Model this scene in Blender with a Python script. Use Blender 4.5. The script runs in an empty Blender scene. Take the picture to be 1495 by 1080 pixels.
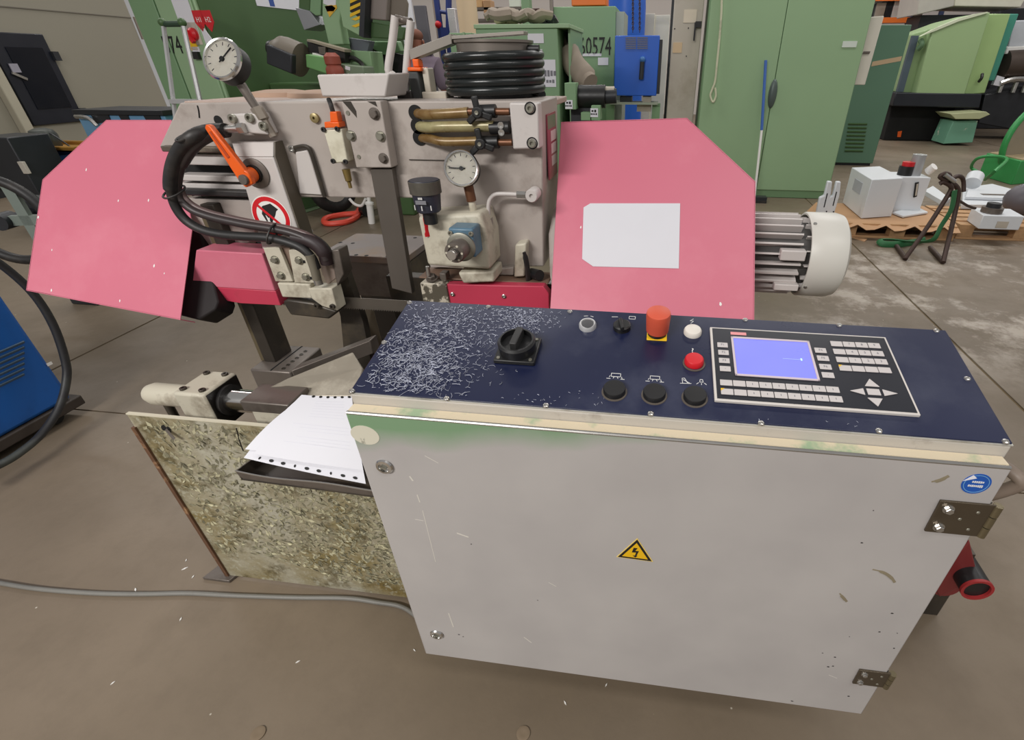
import bpy, bmesh, math, random
from mathutils import Vector, Matrix
random.seed(7)
V = Vector
# ------------------------------------------------------------------ camera
F_PX, PX, PY, HCAM = 713.0, 865.0, 540.0, 1.5
PIT = math.atan2(713, 1142)
YAW = 0.13
CAM = V((0, 0, HCAM))
fh = V((-math.sin(YAW), math.cos(YAW), 0))
CR = V((math.cos(YAW), math.sin(YAW), 0))
CF = fh * math.cos(PIT) - V((0, 0, 1)) * math.sin(PIT)
CU = fh * math.sin(PIT) + V((0, 0, 1)) * math.cos(PIT)
scene = bpy.context.scene
COL = scene.collection
cd = bpy.data.cameras.new('camera')
cd.sensor_fit = 'HORIZONTAL'
cd.sensor_width = 36
cd.lens = F_PX / 1495 * 36
cd.shift_x = (747.5 - PX) / 1495
cd.shift_y = (PY - 540) / 1495
cd.clip_start = 0.02
co = bpy.data.objects.new('camera', cd)
COL.objects.link(co)
m3 = Matrix((CR, CU, -CF)).transposed()
co.matrix_world = Matrix.Translation(CAM) @ m3.to_4x4()
scene.camera = co
# ------------------------------------------------------------------ light
world = bpy.data.worlds.new('hall_light')
scene.world = world
world.use_nodes = True
bg = world.node_tree.nodes['Background']
bg.inputs[0].default_value = (1.0, 0.97, 0.95, 1)
bg.inputs[1].default_value = 0.36


def area(name, loc, sx, sy, power, rot=(0, 0, 0), col=(1, .97, .94)):
    l = bpy.data.lights.new(name, 'AREA')
    l.shape = 'RECTANGLE'
    l.size, l.size_y = sx, sy
    l.energy = power
    l.color = col
    o = bpy.data.objects.new(name, l)
    o.location = loc
    o.rotation_euler = rot
    COL.objects.link(o)
    return o


# low front key light, then rows of hall luminaires hung at 5.5 m
area('area_lamp', (-2.8, -3.4, 4.3), 3.0, 0.5, 420, (math.radians(20), 0, 0))  # unseen key light, set low behind the camera to brighten upright faces
area('area_lamp', (2.6, -1.2, 5.4), 4.0, 0.5, 110)
for lx in (-8, -3, 2, 7):
    for ly in (6.0, 11.0, 15.5):
        area('area_lamp', (lx, ly, 5.6), 3.0, 0.6, 105)
scene.view_settings.view_transform = 'Standard'
scene.view_settings.look = 'None'
scene.view_settings.exposure = -0.24
scene.view_settings.gamma = 1
scene.view_settings.use_curve_mapping = False


# ------------------------------------------------------------------ pixel -> place
def ray(x, y):
    return CR * ((x - PX) / F_PX) - CU * ((y - PY) / F_PX) + CF


def zP(x, y, z=0.0):
    r = ray(x, y)
    return CAM + r * ((z - HCAM) / r.z)


def yP(x, y, Y):
    r = ray(x, y)
    return CAM + r * (Y / r.y)


def xP(x, y, X):
    r = ray(x, y)
    return CAM + r * (X / r.x)


def plP(x, y, p0, n):
    r = ray(x, y)
    return CAM + r * ((V(p0) - CAM).dot(n) / r.dot(n))


# ------------------------------------------------------------------ materials
def lin(c):
    return tuple(((v / 255) / 12.92 if v / 255 < .04045 else ((v / 255 + .055) / 1.055) ** 2.4) for v in c) + (1,)


MATS = {}


def pm(name, col, rough=.5, metal=0.0, var=.1, scale=5, dirt=None, damt=.5, dscale=4, dlo=.5, dhi=.7,
       bump=0.0, bscale=80, spec=.5, emit=None, estr=1.0, trans=0.0, island=0.0, rvar=0.1, alpha=1.0):
    if name in MATS:
        return MATS[name]
    m = bpy.data.materials.new(name)
    m.use_nodes = True
    nt = m.node_tree
    N, L = nt.nodes, nt.links
    b = N['Principled BSDF']
    tc = N.new('ShaderNodeTexCoord')
    no = N.new('ShaderNodeTexNoise')
    no.inputs['Scale'].default_value = scale
    no.inputs['Detail'].default_value = 5
    L.new(tc.outputs['Object'], no.inputs['Vector'])
    mx = N.new('ShaderNodeMix')
    mx.data_type = 'RGBA'
    c = lin(col)
    mx.inputs[6].default_value = tuple(max(0, v * (1 - var)) for v in c[:3]) + (1,)
    mx.inputs[7].default_value = tuple(min(1, v * (1 + var)) for v in c[:3]) + (1,)
    L.new(no.outputs['Fac'], mx.inputs[0])
    out = mx.outputs[2]
    if island:
        geo = N.new('ShaderNodeNewGeometry')
        hs = N.new('ShaderNodeHueSaturation')
        mr = N.new('ShaderNodeMapRange')
        mr.inputs[3].default_value = 1 - island
        mr.inputs[4].default_value = 1 + island
        L.new(geo.outputs['Random Per Island'], mr.inputs[0])
        L.new(mr.outputs[0], hs.inputs['Value'])
        L.new(out, hs.inputs['Color'])
        out = hs.outputs[0]
    if dirt:
        n2 = N.new('ShaderNodeTexNoise')
        n2.inputs['Scale'].default_value = dscale
        n2.inputs['Detail'].default_value = 8
        n2.inputs['Roughness'].default_value = .65
        L.new(tc.outputs['Object'], n2.inputs['Vector'])
        mr = N.new('ShaderNodeMapRange')
        mr.inputs[1].default_value = dlo
        mr.inputs[2].default_value = dhi
        mr.inputs[4].default_value = damt
        L.new(n2.outputs['Fac'], mr.inputs[0])
        m2 = N.new('ShaderNodeMix')
        m2.data_type = 'RGBA'
        L.new(mr.outputs[0], m2.inputs[0])
        L.new(out, m2.inputs[6])
        m2.inputs[7].default_value = lin(dirt)
        out = m2.outputs[2]
    L.new(out, b.inputs['Base Color'])
    mr = N.new('ShaderNodeMapRange')
    mr.inputs[3].default_value = max(0, rough - rvar)
    mr.inputs[4].default_value = min(1, rough + rvar)
    L.new(no.outputs['Fac'], mr.inputs[0])
    L.new(mr.outputs[0], b.inputs['Roughness'])
    b.inputs['Metallic'].default_value = metal
    b.inputs['Specular IOR Level'].default_value = spec
    if trans:
        b.inputs['Transmission Weight'].default_value = trans
        b.inputs['IOR'].default_value = 1.1
    if alpha < 1:
        b.inputs['Alpha'].default_value = alpha
    if emit:
        b.inputs['Emission Color'].default_value = lin(emit)
        b.inputs['Emission Strength'].default_value = estr
    if bump:
        n3 = N.new('ShaderNodeTexNoise')
        n3.inputs['Scale'].default_value = bscale
        n3.inputs['Detail'].default_value = 4
        L.new(tc.outputs['Object'], n3.inputs['Vector'])
        bp = N.new('ShaderNodeBump')
        bp.inputs['Strength'].default_value = bump
        bp.inputs['Distance'].default_value = .004
        L.new(n3.outputs['Fac'], bp.inputs['Height'])
        L.new(bp.outputs[0], b.inputs['Normal'])
    MATS[name] = m
    return m


GREY = pm('grey_paint', (172, 163, 156), .42, var=.1, scale=4, dirt=(92, 76, 64), damt=.8, dscale=5, dlo=.54, dhi=.8)
GREYL = pm('light_grey_paint', (196, 190, 186), .45, var=.05, dirt=(110, 96, 84), damt=.5, dscale=6, dlo=.6, dhi=.8)
CREAM = pm('cream_paint', (196, 190, 172), .5, var=.08, dirt=(96, 76, 54), damt=.8, dscale=9, dlo=.52, dhi=.72)
CHIPPED = pm('chipped_cream_paint', (190, 182, 165), .5, var=.05, dirt=(84, 78, 66), damt=1, dscale=14, dlo=.5, dhi=.53)
PINK = pm('faded_pink_paint', (204, 110, 130), .42, var=.07, scale=2.2, dirt=(222, 150, 162), damt=.35, dscale=2.5, dlo=.5, dhi=.75)
RED = pm('red_paint', (188, 58, 82), .4, var=.08, dirt=(110, 60, 60), damt=.6, dscale=5, dlo=.6, dhi=.8)
DARKST = pm('dark_oily_steel', (62, 57, 51), .4, .3, var=.3, scale=9, dirt=(110, 98, 78), damt=.5, dscale=7)
GUNST = pm('worn_grey_steel', (112, 104, 97), .42, .4, var=.2, scale=8, dirt=(60, 52, 44), damt=.6, dscale=6)
STEEL = pm('bright_steel', (190, 188, 184), .28, .9, var=.1, scale=10)
CHROME = pm('chrome', (215, 214, 212), .16, 1.0, var=.04)
ZINC = pm('zinc_bolt', (150, 148, 136), .35, .7, var=.12, scale=40)
BLACK = pm('black_plastic', (26, 26, 27), .42, var=.15, scale=20)
BLACKM = pm('black_rubber', (34, 33, 33), .5, var=.2, scale=14, dirt=(74, 66, 60), damt=.5, dscale=12)
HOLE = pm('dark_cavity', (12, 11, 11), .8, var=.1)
BRASSH = pm('amber_braided_hose', (118, 90, 50), .3, .1, var=.25, scale=30, dirt=(150, 132, 92), damt=.6, dscale=14)
BRASSH2 = pm('clear_braided_hose', (160, 152, 112), .3, .1, var=.25, scale=60, dirt=(120, 98, 58), damt=.6, dscale=9)
ORANGE = pm('orange_enamel', (232, 96, 24), .35, var=.08, dirt=(150, 60, 30), damt=.5, dscale=12, dlo=.58, dhi=.75)
BLUEG = pm('blue_grey_enamel', (84, 116, 136), .4, var=.1, dirt=(50, 60, 66), damt=.5, dscale=18)
WHITE = pm('white_paint', (232, 230, 226), .5, var=.03)
PAPER = pm('white_paper', (222, 222, 228), .7, var=.02, scale=3)
NAVY = pm('navy_lacquer', (25, 31, 60), .3, var=.25, scale=3, dirt=(104, 108, 122), damt=.34, dscale=4, dlo=.5, dhi=.8, rvar=.12)
NAVYD = pm('dark_key_field', (27, 29, 38), .35, var=.1)
KEY = pm('grey_key', (196, 190, 188), .5, var=.04)
INKW = pm('white_print', (220, 220, 218), .6)
INKK = pm('black_print', (20, 20, 20), .6)
INKG = pm('grey_print', (120, 120, 126), .7)
REDP = pm('red_plastic', (206, 30, 40), .35, var=.05)
ESTOP = pm('red_orange_plastic', (206, 86, 60), .5, var=.08)
YEL = pm('yellow_plastic', (232, 186, 20), .5, var=.05)
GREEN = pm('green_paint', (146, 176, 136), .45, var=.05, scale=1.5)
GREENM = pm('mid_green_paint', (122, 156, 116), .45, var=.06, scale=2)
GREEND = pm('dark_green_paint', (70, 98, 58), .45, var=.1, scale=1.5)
GREENB = pm('bluish_green_paint', (88, 122, 100), .45, var=.14, scale=1.2)
GREENW = pm('leaf_green_paint', (152, 178, 130), .42, var=.06, scale=1)
TEAL = pm('teal_paint', (66, 140, 122), .45, var=.08)
MINT = pm('chipped_mint_paint', (112, 164, 138), .5, var=.06, dirt=(220, 216, 196), damt=.9, dscale=2.6, dlo=.6, dhi=.63)
FANG = pm('fan_green_paint', (56, 150, 80), .4, var=.1)
BLUE = pm('blue_paint', (20, 90, 168), .42, var=.1, scale=2, dirt=(20, 50, 90), damt=.4, dscale=2)
BLUEC = pm('bright_blue_paint', (36, 96, 200), .4, var=.06)
BEIGE = pm('grey_beige_enclosure', (142, 137, 123), .5, var=.04, scale=.8)
GREYC = pm('aged_grey_cabinet', (190, 182, 168), .5, var=.06, scale=1, dirt=(140, 124, 100), damt=.5, dscale=2)
WOOD = pm('pale_wood', (206, 166, 118), .65, var=.15, scale=9)
WOODP = pm('pallet_wood', (190, 150, 108), .7, var=.2, scale=8, dirt=(120, 96, 70), damt=.5, dscale=5)
CARD = pm('cardboard', (190, 150, 112), .75, var=.08, scale=4)
CREAMW = pm('cream_tube', (228, 202, 168), .6, var=.06, scale=4)
MACHW = pm('white_machine_paint', (218, 222, 226), .4, var=.03)
ALU = pm('aluminium', (206, 206, 206), .3, .6, var=.06)
DARKM = pm('dark_machine_paint', (44, 46, 50), .45, .2, var=.3, scale=4)
GLASSD = pm('dark_window', (18, 22, 30), .12, var=.1)
GLASS = pm('gauge_glass', (255, 255, 255), .03, var=0, trans=1.0, rvar=0)
DIAL = pm('dial_face', (226, 222, 208), .5, var=.04, dirt=(170, 160, 130), damt=.4, dscale=30)
SCREEN = pm('lit_screen', (120, 124, 214), .3, var=.08, scale=8, emit=(112, 118, 222), estr=.55)
STRAP = pm('green_strap', (44, 104, 62), .6, var=.2, scale=16)
RUSTD = pm('dark_rusty_steel', (74, 58, 52), .5, .4, var=.25, scale=14)
CLOTHG = pm('grey_canvas', (150, 138, 124), .85, var=.2, scale=6)
SHIRT = pm('mauve_shirt', (112, 98, 112), .85, var=.1, scale=4)
TROUS = pm('dark_trousers', (50, 50, 58), .85, var=.1)
SKIN = pm('skin', (150, 94, 74), .55, var=.08)
BRICKM = pm('whitewashed_wall', (196, 188, 182), .8, var=.05, scale=.6)
SWARF = pm('bright_swarf', (196, 200, 214), .38, .45, var=.2, island=.35)
FLAKE = pm('oily_flakes', (168, 164, 136), .4, .1, var=.3, scale=3, island=.6)
CABLE = pm('grey_cable', (120, 118, 112), .5, var=.15, scale=6, dirt=(60, 56, 50), damt=.6, dscale=3)
BLACKC = pm('black_cable', (40, 40, 42), .5, var=.1, dirt=(90, 96, 88), damt=.5, dscale=3)
COPPER = pm('brown_fitting', (110, 74, 52), .4, .5, var=.2, scale=30)
REDTUBE = pm('red_tube', (226, 78, 60), .45, var=.1)
SALMON = pm('pale_pink_tag', (226, 150, 152), .6)
LBLUE = pm('light_blue_paint', (110, 160, 200), .5, var=.06)
STICKB = pm('blue_sticker', (26, 84, 170), .4, var=.05)
ORANGR = pm('orange_rack', (222, 112, 40), .5, var=.06)
FLOORDK = pm('joint_filler', (104, 88, 60), .9, var=.2, scale=8)


def floor_mat():
    m = bpy.data.materials.new('concrete')
    m.use_nodes = True
    nt = m.node_tree
    N, L = nt.nodes, nt.links
    b = N['Principled BSDF']
    geo = N.new('ShaderNodeNewGeometry')

    def noise(sc, det=6, ro=.55):
        n = N.new('ShaderNodeTexNoise')
        n.inputs['Scale'].default_value = sc
        n.inputs['Detail'].default_value = det
        n.inputs['Roughness'].default_value = ro
        L.new(geo.outputs['Position'], n.inputs['Vector'])
        return n

    def mix(fac, a, bb):
        x = N.new('ShaderNodeMix')
        x.data_type = 'RGBA'
        L.new(fac, x.inputs[0])
        for i, s in ((6, a), (7, bb)):
            if isinstance(s, tuple):
                x.inputs[i].default_value = s
            else:
                L.new(s, x.inputs[i])
        return x.outputs[2]

    def rng(o, a, bb, c=0., d=1.):
        r = N.new('ShaderNodeMapRange')
        r.inputs[1].default_value, r.inputs[2].default_value = a, bb
        r.inputs[3].default_value, r.inputs[4].default_value = c, d
        L.new(o, r.inputs[0])
        return r.outputs[0]
    base = mix(rng(noise(.55).outputs[0], .3, .7), lin((104, 92, 76)), lin((130, 116, 99)))
    base = mix(rng(noise(6, 8, .7).outputs[0], .45, .75, 0, .35), base, lin((94, 82, 67)))
    # worn pale patches of old coating around the right aisle
    sep = N.new('ShaderNodeSeparateXYZ')
    L.new(geo.outputs['Position'], sep.inputs[0])
    mx1 = rng(sep.outputs[0], .6, 1.6)
    my1 = rng(sep.outputs[1], 2.4, 3.2)
    my2 = rng(sep.outputs[1], 6.5, 4.6)
    pat = rng(noise(1.7, 9, .72).outputs[0], .5, .6, 0, .75)

    def mul(a, bb):
        q = N.new('ShaderNodeMath')
        q.operation = 'MULTIPLY'
        L.new(a, q.inputs[0])
        L.new(bb, q.inputs[1])
        return q.outputs[0]
    base = mix(mul(mul(mul(pat, mx1), my1), my2), base, lin((186, 176, 164)))
    # small chips lying in the surface
    vor = N.new('ShaderNodeTexVoronoi')
    vor.inputs['Scale'].default_value = 9
    L.new(geo.outputs['Position'], vor.inputs['Vector'])
    base = mix(rng(vor.outputs['Distance'], .035, .02, 0, .6), base, lin((226, 220, 205)))
    L.new(base, b.inputs['Base Color'])
    L.new(rng(noise(3).outputs[0], .3, .7, .38, .6), b.inputs['Roughness'])
    bp = N.new('ShaderNodeBump')
    bp.inputs['Strength'].default_value = .15
    bp.inputs['Distance'].default_value = .004
    L.new(noise(40, 5).outputs[0], bp.inputs['Height'])
    L.new(bp.outputs[0], b.inputs['Normal'])
    return m


def door_mat():
    """grey enamel with the older green coat showing along the worn top edge"""
    m = bpy.data.materials.new('worn_door_paint')
    m.use_nodes = True
    nt = m.node_tree
    N, L = nt.nodes, nt.links
    b = N['Principled BSDF']
    tc = N.new('ShaderNodeTexCoord')
    sep = N.new('ShaderNodeSeparateXYZ')
    L.new(tc.outputs['Object'], sep.inputs[0])
    no = N.new('ShaderNodeTexNoise')
    no.inputs['Scale'].default_value = 5
    no.inputs['Detail'].default_value = 6
    L.new(tc.outputs['Object'], no.inputs['Vector'])

    def rng(o, a, bb, c=0., d=1.):
        r = N.new('ShaderNodeMapRange')
        r.inputs[1].default_value, r.inputs[2].default_value = a, bb
        r.inputs[3].default_value, r.inputs[4].default_value = c, d
        L.new(o, r.inputs[0])
        return r.outputs[0]

    def math_(op, a, bb):
        q = N.new('ShaderNodeMath')
        q.operation = op
        for i, s in ((0, a), (1, bb)):
            if isinstance(s, float):
                q.inputs[i].default_value = s
            else:
                L.new(s, q.inputs[i])
        return q.outputs[0]

    def mix(fac, a, bb):
        x = N.new('ShaderNodeMix')
        x.data_type = 'RGBA'
        L.new(fac, x.inputs[0])
        for i, s in ((6, a), (7, bb)):
            if isinstance(s, tuple):
                x.inputs[i].default_value = s
            else:
                L.new(s, x.inputs[i])
        return x.outputs[2]
    base = mix(rng(no.outputs[0], .3, .7), lin((168, 164, 162)), lin((178, 174, 171)))
    # green band: deeper left of middle, thin to the right
    depth = rng(sep.outputs[0], -.52, .18, .075, -.035)
    zz = math_('ADD', sep.outputs[2], math_('MULTIPLY', math_('SUBTRACT', no.outputs[0], .5), .10))
    lim = math_('SUBTRACT', .375, depth)
    g = N.new('ShaderNodeMapRange')
    g.inputs[3].default_value = 0
    g.inputs[4].default_value = .85
    L.new(zz, g.inputs[0])
    L.new(math_('SUBTRACT', lim, .02), g.inputs[1])
    L.new(math_('ADD', lim, .03), g.inputs[2])
    base = mix(g.outputs[0], base, lin((106, 146, 104)))
    n2 = N.new('ShaderNodeTexNoise')
    n2.inputs['Scale'].default_value = 9
    n2.inputs['Detail'].default_value = 9
    n2.inputs['Roughness'].default_value = .8
    L.new(tc.outputs['Object'], n2.inputs['Vector'])
    base = mix(rng(n2.outputs[0], .68, .74, 0, .5), base, lin((206, 198, 180)))
    L.new(base, b.inputs['Base Color'])
    L.new(rng(no.outputs[0], .3, .7, .36, .46), b.inputs['Roughness'])
    return m


def sheet_mat():
    m = bpy.data.materials.new('oily_galvanised_sheet')
    m.use_nodes = True
    nt = m.node_tree
    N, L = nt.nodes, nt.links
    b = N['Principled BSDF']
    tc = N.new('ShaderNodeTexCoord')

    def noise(sc, det=6, ro=.6):
        n = N.new('ShaderNodeTexNoise')
        n.inputs['Scale'].default_value = sc
        n.inputs['Detail'].default_value = det
        n.inputs['Roughness'].default_value = ro
        L.new(tc.outputs['Object'], n.inputs['Vector'])
        return n.outputs[0]

    def rng(o, a, bb, c=0., d=1.):
        r = N.new('ShaderNodeMapRange')
        r.inputs[1].default_value, r.inputs[2].default_value = a, bb
        r.inputs[3].default_value, r.inputs[4].default_value = c, d
        L.new(o, r.inputs[0])
        return r.outputs[0]

    def mix(fac, a, bb):
        x = N.new('ShaderNodeMix')
        x.data_type = 'RGBA'
        L.new(fac, x.inputs[0])
        for i, s in ((6, a), (7, bb)):
            if isinstance(s, tuple):
                x.inputs[i].default_value = s
            else:
                L.new(s, x.inputs[i])
        return x.outputs[2]
    base = mix(rng(noise(3.5), .38, .62), lin((140, 126, 84)), lin((182, 178, 160)))
    base = mix(rng(noise(9, 8, .7), .5, .62, 0, .8), base, lin((88, 78, 46)))
    base = mix(rng(noise(2.2, 4), .56, .72, 0, .7), base, lin((142, 116, 52)))
    base = mix(rng(noise(45, 6, .7), .55, .62, 0, .7), base, lin((186, 184, 164)))
    L.new(base, b.inputs['Base Color'])
    L.new(rng(noise(20), .3, .7, .3, .6), b.inputs['Roughness'])
    b.inputs['Metallic'].default_value = .15
    bp = N.new('ShaderNodeBump')
    bp.inputs['Strength'].default_value = .6
    bp.inputs['Distance'].default_value = .006
    L.new(noise(50, 6, .7), bp.inputs['Height'])
    L.new(bp.outputs[0], b.inputs['Normal'])
    return m


# ------------------------------------------------------------------ mesh builder
WL = {}          # world location of each object's origin


class MB:
    def __init__(s, M=None):
        s.v, s.f, s.M = [], [], M

    def add(s, vs, fs):
        o = len(s.v)
        for p in vs:
            p = V(p)
            s.v.append(s.M @ p if s.M else p)
        s.f += [tuple(i + o for i in f) for f in fs]
        return s

    def hexa(s, p):
        return s.add(p, [(0, 1, 2, 3), (4, 5, 6, 7), (0, 1, 5, 4), (1, 2, 6, 5), (2, 3, 7, 6), (3, 0, 4, 7)])

    def box(s, x0, x1, y0, y1, z0, z1):
        return s.hexa([(x0, y0, z0), (x1, y0, z0), (x1, y1, z0), (x0, y1, z0),
                       (x0, y0, z1), (x1, y0, z1), (x1, y1, z1), (x0, y1, z1)])

    def obox(s, c, sx, sy, sz, R=None):
        R = R or Matrix.Identity(3)
        c = V(c)
        P = []
        for z in (-1, 1):
            for x, y in ((-1, -1), (1, -1), (1, 1), (-1, 1)):
                P.append(c + R @ V((x * sx / 2, y * sy / 2, z * sz / 2)))
        return s.hexa(P)

    def prism(s, pts, d):
        d = V(d)
        pts = [V(p) for p in pts]
        n = len(pts)
        fs = [tuple(range(n)), tuple(range(n, 2 * n))]
        fs += [(i, (i + 1) % n, n + (i + 1) % n, n + i) for i in range(n)]
        return s.add(pts + [p + d for p in pts], fs)

    def ring(s, c, a, b, r, n):
        return [c + (a * math.cos(2 * math.pi * i / n) + b * math.sin(2 * math.pi * i / n)) * r for i in range(n)]

    def cyl(s, p0, p1, r, r1=None, n=18):
        return s.lathe(p0, V(p1) - V(p0), [(0, 0), (r, 0), (r if r1 is None else r1, 1), (0, 1)], n, unit=True)

    def lathe(s, o, ax, prof, n=24, unit=False, ph=0.0):
        o, ax = V(o), V(ax)
        L = ax.length
        d = ax / L
        a = d.orthogonal().normalized()
        b = d.cross(a)
        if ph:
            a, b = a * math.cos(ph) + b * math.sin(ph), b * math.cos(ph) - a * math.sin(ph)
        vs, rows = [], []
        for r, h in prof:
            c = o + d * (h * (L if unit else 1))
            if r <= 1e-9:
                rows.append([len(vs)])
                vs.append(c)
            else:
                rows.append(list(range(len(vs), len(vs) + n)))
                vs += s.ring(c, a, b, r, n)
        fs = []
        for A, B in zip(rows, rows[1:]):
            if len(A) == 1 and len(B) == 1:
                continue
            for i in range(n):
                j = (i + 1) % n
                if len(A) == 1:
                    fs.append((A[0], B[i], B[j]))
                elif len(B) == 1:
                    fs.append((A[i], A[j], B[0]))
                else:
                    fs.append((A[i], A[j], B[j], B[i]))
        return s.add(vs, fs)

    def tube(s, pts, r, n=8, res=6, closed=False, flat=None):
        P = smooth(pts, res, closed) if res else [V(p) for p in pts]
        m = len(P)
        vs, fs = [], []
        up = V((0.13, 0.2, 1)).normalized()
        for i, p in enumerate(P):
            if closed:
                t = P[(i + 1) % m] - P[i - 1]
            else:
                t = P[min(i + 1, m - 1)] - P[max(i - 1, 0)]
            t.normalize()
            a = up - t * up.dot(t)
            if a.length < .05:
                a = t.orthogonal()
            a.normalize()
            up = a
            b = t.cross(a)
            rr = r[min(len(r) - 1, int(i / max(1, m - 1) * (len(r) - 1) + .5))] if isinstance(r, (list, tuple)) else r
            for k in range(n):
                q = 2 * math.pi * k / n
                vs.append(p + a * (math.cos(q) * rr) + b * (math.sin(q) * rr * (flat or 1)))
        lim = m if closed else m - 1
        for i in range(lim):
            for k in range(n):
                A, B = i * n + k, i * n + (k + 1) % n
                C, D = ((i + 1) % m) * n + (k + 1) % n, ((i + 1) % m) * n + k
                fs.append((A, B, C, D))
        if not closed:
            fs.append(tuple(range(n)))
            fs.append(tuple(range((m - 1) * n, m * n)))
        return s.add(vs, fs)

    def ball(s, c, r, n=14, sc=(1, 1, 1)):
        c = V(c)
        prof = [(math.sin(math.pi * i / (n // 2)) * r, -math.cos(math.pi * i / (n // 2)) * r) for i in range(n // 2 + 1)]
        k = len(s.v)
        M, s.M = s.M, None
        s.lathe((0, 0, 0), (0, 0, 1), prof, n)
        s.M = M
        for i in range(k, len(s.v)):
            q = c + V((s.v[i].x * sc[0], s.v[i].y * sc[1], s.v[i].z * sc[2]))
            s.v[i] = M @ q if M else q
        return s

    def build(s, name, mat, parent=None, bevel=0.0, smooth_=True, seg=2):
        lo = V([min(p[i] for p in s.v) for i in range(3)])
        hi = V([max(p[i] for p in s.v) for i in range(3)])
        c = (lo + hi) / 2
        if parent is None:
            c.z = lo.z
        me = bpy.data.meshes.new(name)
        me.from_pydata([p - c for p in s.v], [], s.f)
        bm = bmesh.new()
        bm.from_mesh(me)
        bmesh.ops.recalc_face_normals(bm, faces=bm.faces)
        bm.to_mesh(me)
        bm.free()
        if smooth_:
            me.polygons.foreach_set('use_smooth', [True] * len(me.polygons))
            me.set_sharp_from_angle(angle=math.radians(38))
        me.materials.append(mat)
        o = bpy.data.objects.new(name, me)
        COL.objects.link(o)
        WL[o] = c
        if parent is not None:
            o.parent = parent
            o.location = c - WL[parent]
        else:
            o.location = c
        if bevel:
            md = o.modifiers.new('edge', 'BEVEL')
            md.width = bevel
            md.segments = seg
            md.limit_method = 'ANGLE'
            md.angle_limit = math.radians(40)
        return o


def smooth(pts, res, closed=False):
    pts = [V(p) for p in pts]
    n = len(pts)
    out = []
    rngi = range(n) if closed else range(n - 1)
    for i in rngi:
        if closed:
            a, b, c, d = pts[i - 1], pts[i], pts[(i + 1) % n], pts[(i + 2) % n]
        else:
            a, b, c, d = pts[max(i - 1, 0)], pts[i], pts[i + 1], pts[min(i + 2, n - 1)]
        for k in range(res):
            t = k / res
            out.append(.5 * ((2 * b) + (c - a) * t + (2 * a - 5 * b + 4 * c - d) * t * t + (3 * b - 3 * c + d - a) * t ** 3))
    if not closed:
        out.append(pts[-1])
    return out


def T(name, label, cat, loc=(0, 0, 0), group=None):
    o = bpy.data.objects.new(name, None)
    o.empty_display_size = .1
    COL.objects.link(o)
    o.location = loc
    WL[o] = V(loc)
    return tag(o, label, cat, group)


def tag(o, label=None, cat=None, group=None, kind=None):
    if label:
        o['label'] = label
    if cat:
        o['category'] = cat
    if group:
        o['group'] = group
    if kind:
        o['kind'] = kind
    return o


def copy_tree(o, delta, parent=None):
    c = o.copy()
    COL.objects.link(c)
    WL[c] = WL[o] + V(delta)
    if parent is None:
        c.location = o.location + V(delta)
    else:
        c.parent = parent
    for ch in o.children:
        copy_tree(ch, delta, c)
    return c


def like(o, world, parent):
    """another copy of a small part with shared mesh"""
    c = o.copy()
    COL.objects.link(c)
    c.parent = parent
    WL[c] = V(world)
    c.location = V(world) - WL[parent]
    return c


def text(s, size, M, mat, parent, name='lettering', ext=.0006, sx=1.0):
    cu = bpy.data.curves.new('t', 'FONT')
    cu.body = s
    cu.size = size
    cu.align_x = 'CENTER'
    cu.align_y = 'CENTER'
    cu.extrude = ext
    cu.resolution_u = 2
    ob = bpy.data.objects.new('t', cu)
    COL.objects.link(ob)
    dg = bpy.context.evaluated_depsgraph_get()
    me = bpy.data.meshes.new_from_object(ob.evaluated_get(dg))
    mb = MB(M)
    mb.add([(v.co.x * sx, v.co.y, v.co.z) for v in me.vertices], [tuple(p.vertices) for p in me.polygons])
    bpy.data.objects.remove(ob)
    bpy.data.meshes.remove(me)
    return mb.build(name, mat, parent, smooth_=False)


def marks(M, w, h, n, mat, parent, seed=1, ext=.0005, name='illegible_print'):
    rn = random.Random(seed)
    mb = MB(M)
    st = w / n
    for i in range(n):
        x = -w / 2 + st * (i + .5)
        hh = h * rn.uniform(.6, 1)
        mb.box(x - st * .36, x + st * .36, -hh / 2, hh / 2, 0, ext)
    return tag(mb.build(name, mat, parent, smooth_=False), kind='stuff')


def frame(o, x, y):
    """matrix with local x,y axes and the normal x cross y, at o"""
    x, y = V(x).normalized(), V(y).normalized()
    z = x.cross(y)
    m = Matrix((x, y, z)).transposed().to_4x4()
    m.translation = V(o)
    return m


def FY(o):      # facing -Y (towards the front): local x=+X, y=+Z, z=-Y
    return frame(o, (1, 0, 0), (0, 0, 1))


def yplate(mb, px, Y, depth):
    """polygon given in photo pixels lying on the upright plane at Y, made solid backwards"""
    return mb.prism([yP(x, y, Y) for x, y in px], (0, depth, 0))


def pbox(mb, x0, y0, x1, y1, Y, depth, z0=None):
    a, b = yP(x0, y0, Y), yP(x1, y1, Y)
    return mb.box(a.x, b.x, Y, Y + depth, b.z if z0 is None else z0, a.z)


def hexbolt(p, n, r, parent, name='bolt', mat=None, washer=True):
    n = V(n).normalized()
    mb = MB()
    if washer:
        mb.lathe(V(p), n, [(0, 0), (r * 1.35, 0), (r * 1.35, r * .25), (0, r * .25)], 16)
    mb.lathe(V(p) + n * r * .25, n, [(0, 0), (r, 0), (r, r * .7), (r * .85, r * .85), (0, r * .85)], 6)
    return mb.build(name, mat or ZINC, parent)


def socket(p, n, r, parent, name='socket_screw', mat=None):
    n = V(n).normalized()
    o = MB().lathe(V(p), n, [(0, 0), (r, 0), (r, r * .7), (r * .9, r * .8), (r * .5, r * .8), (r * .5, r * .3), (0, r * .3)], 18).build(name, mat or DARKST, parent)
    return o


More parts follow.
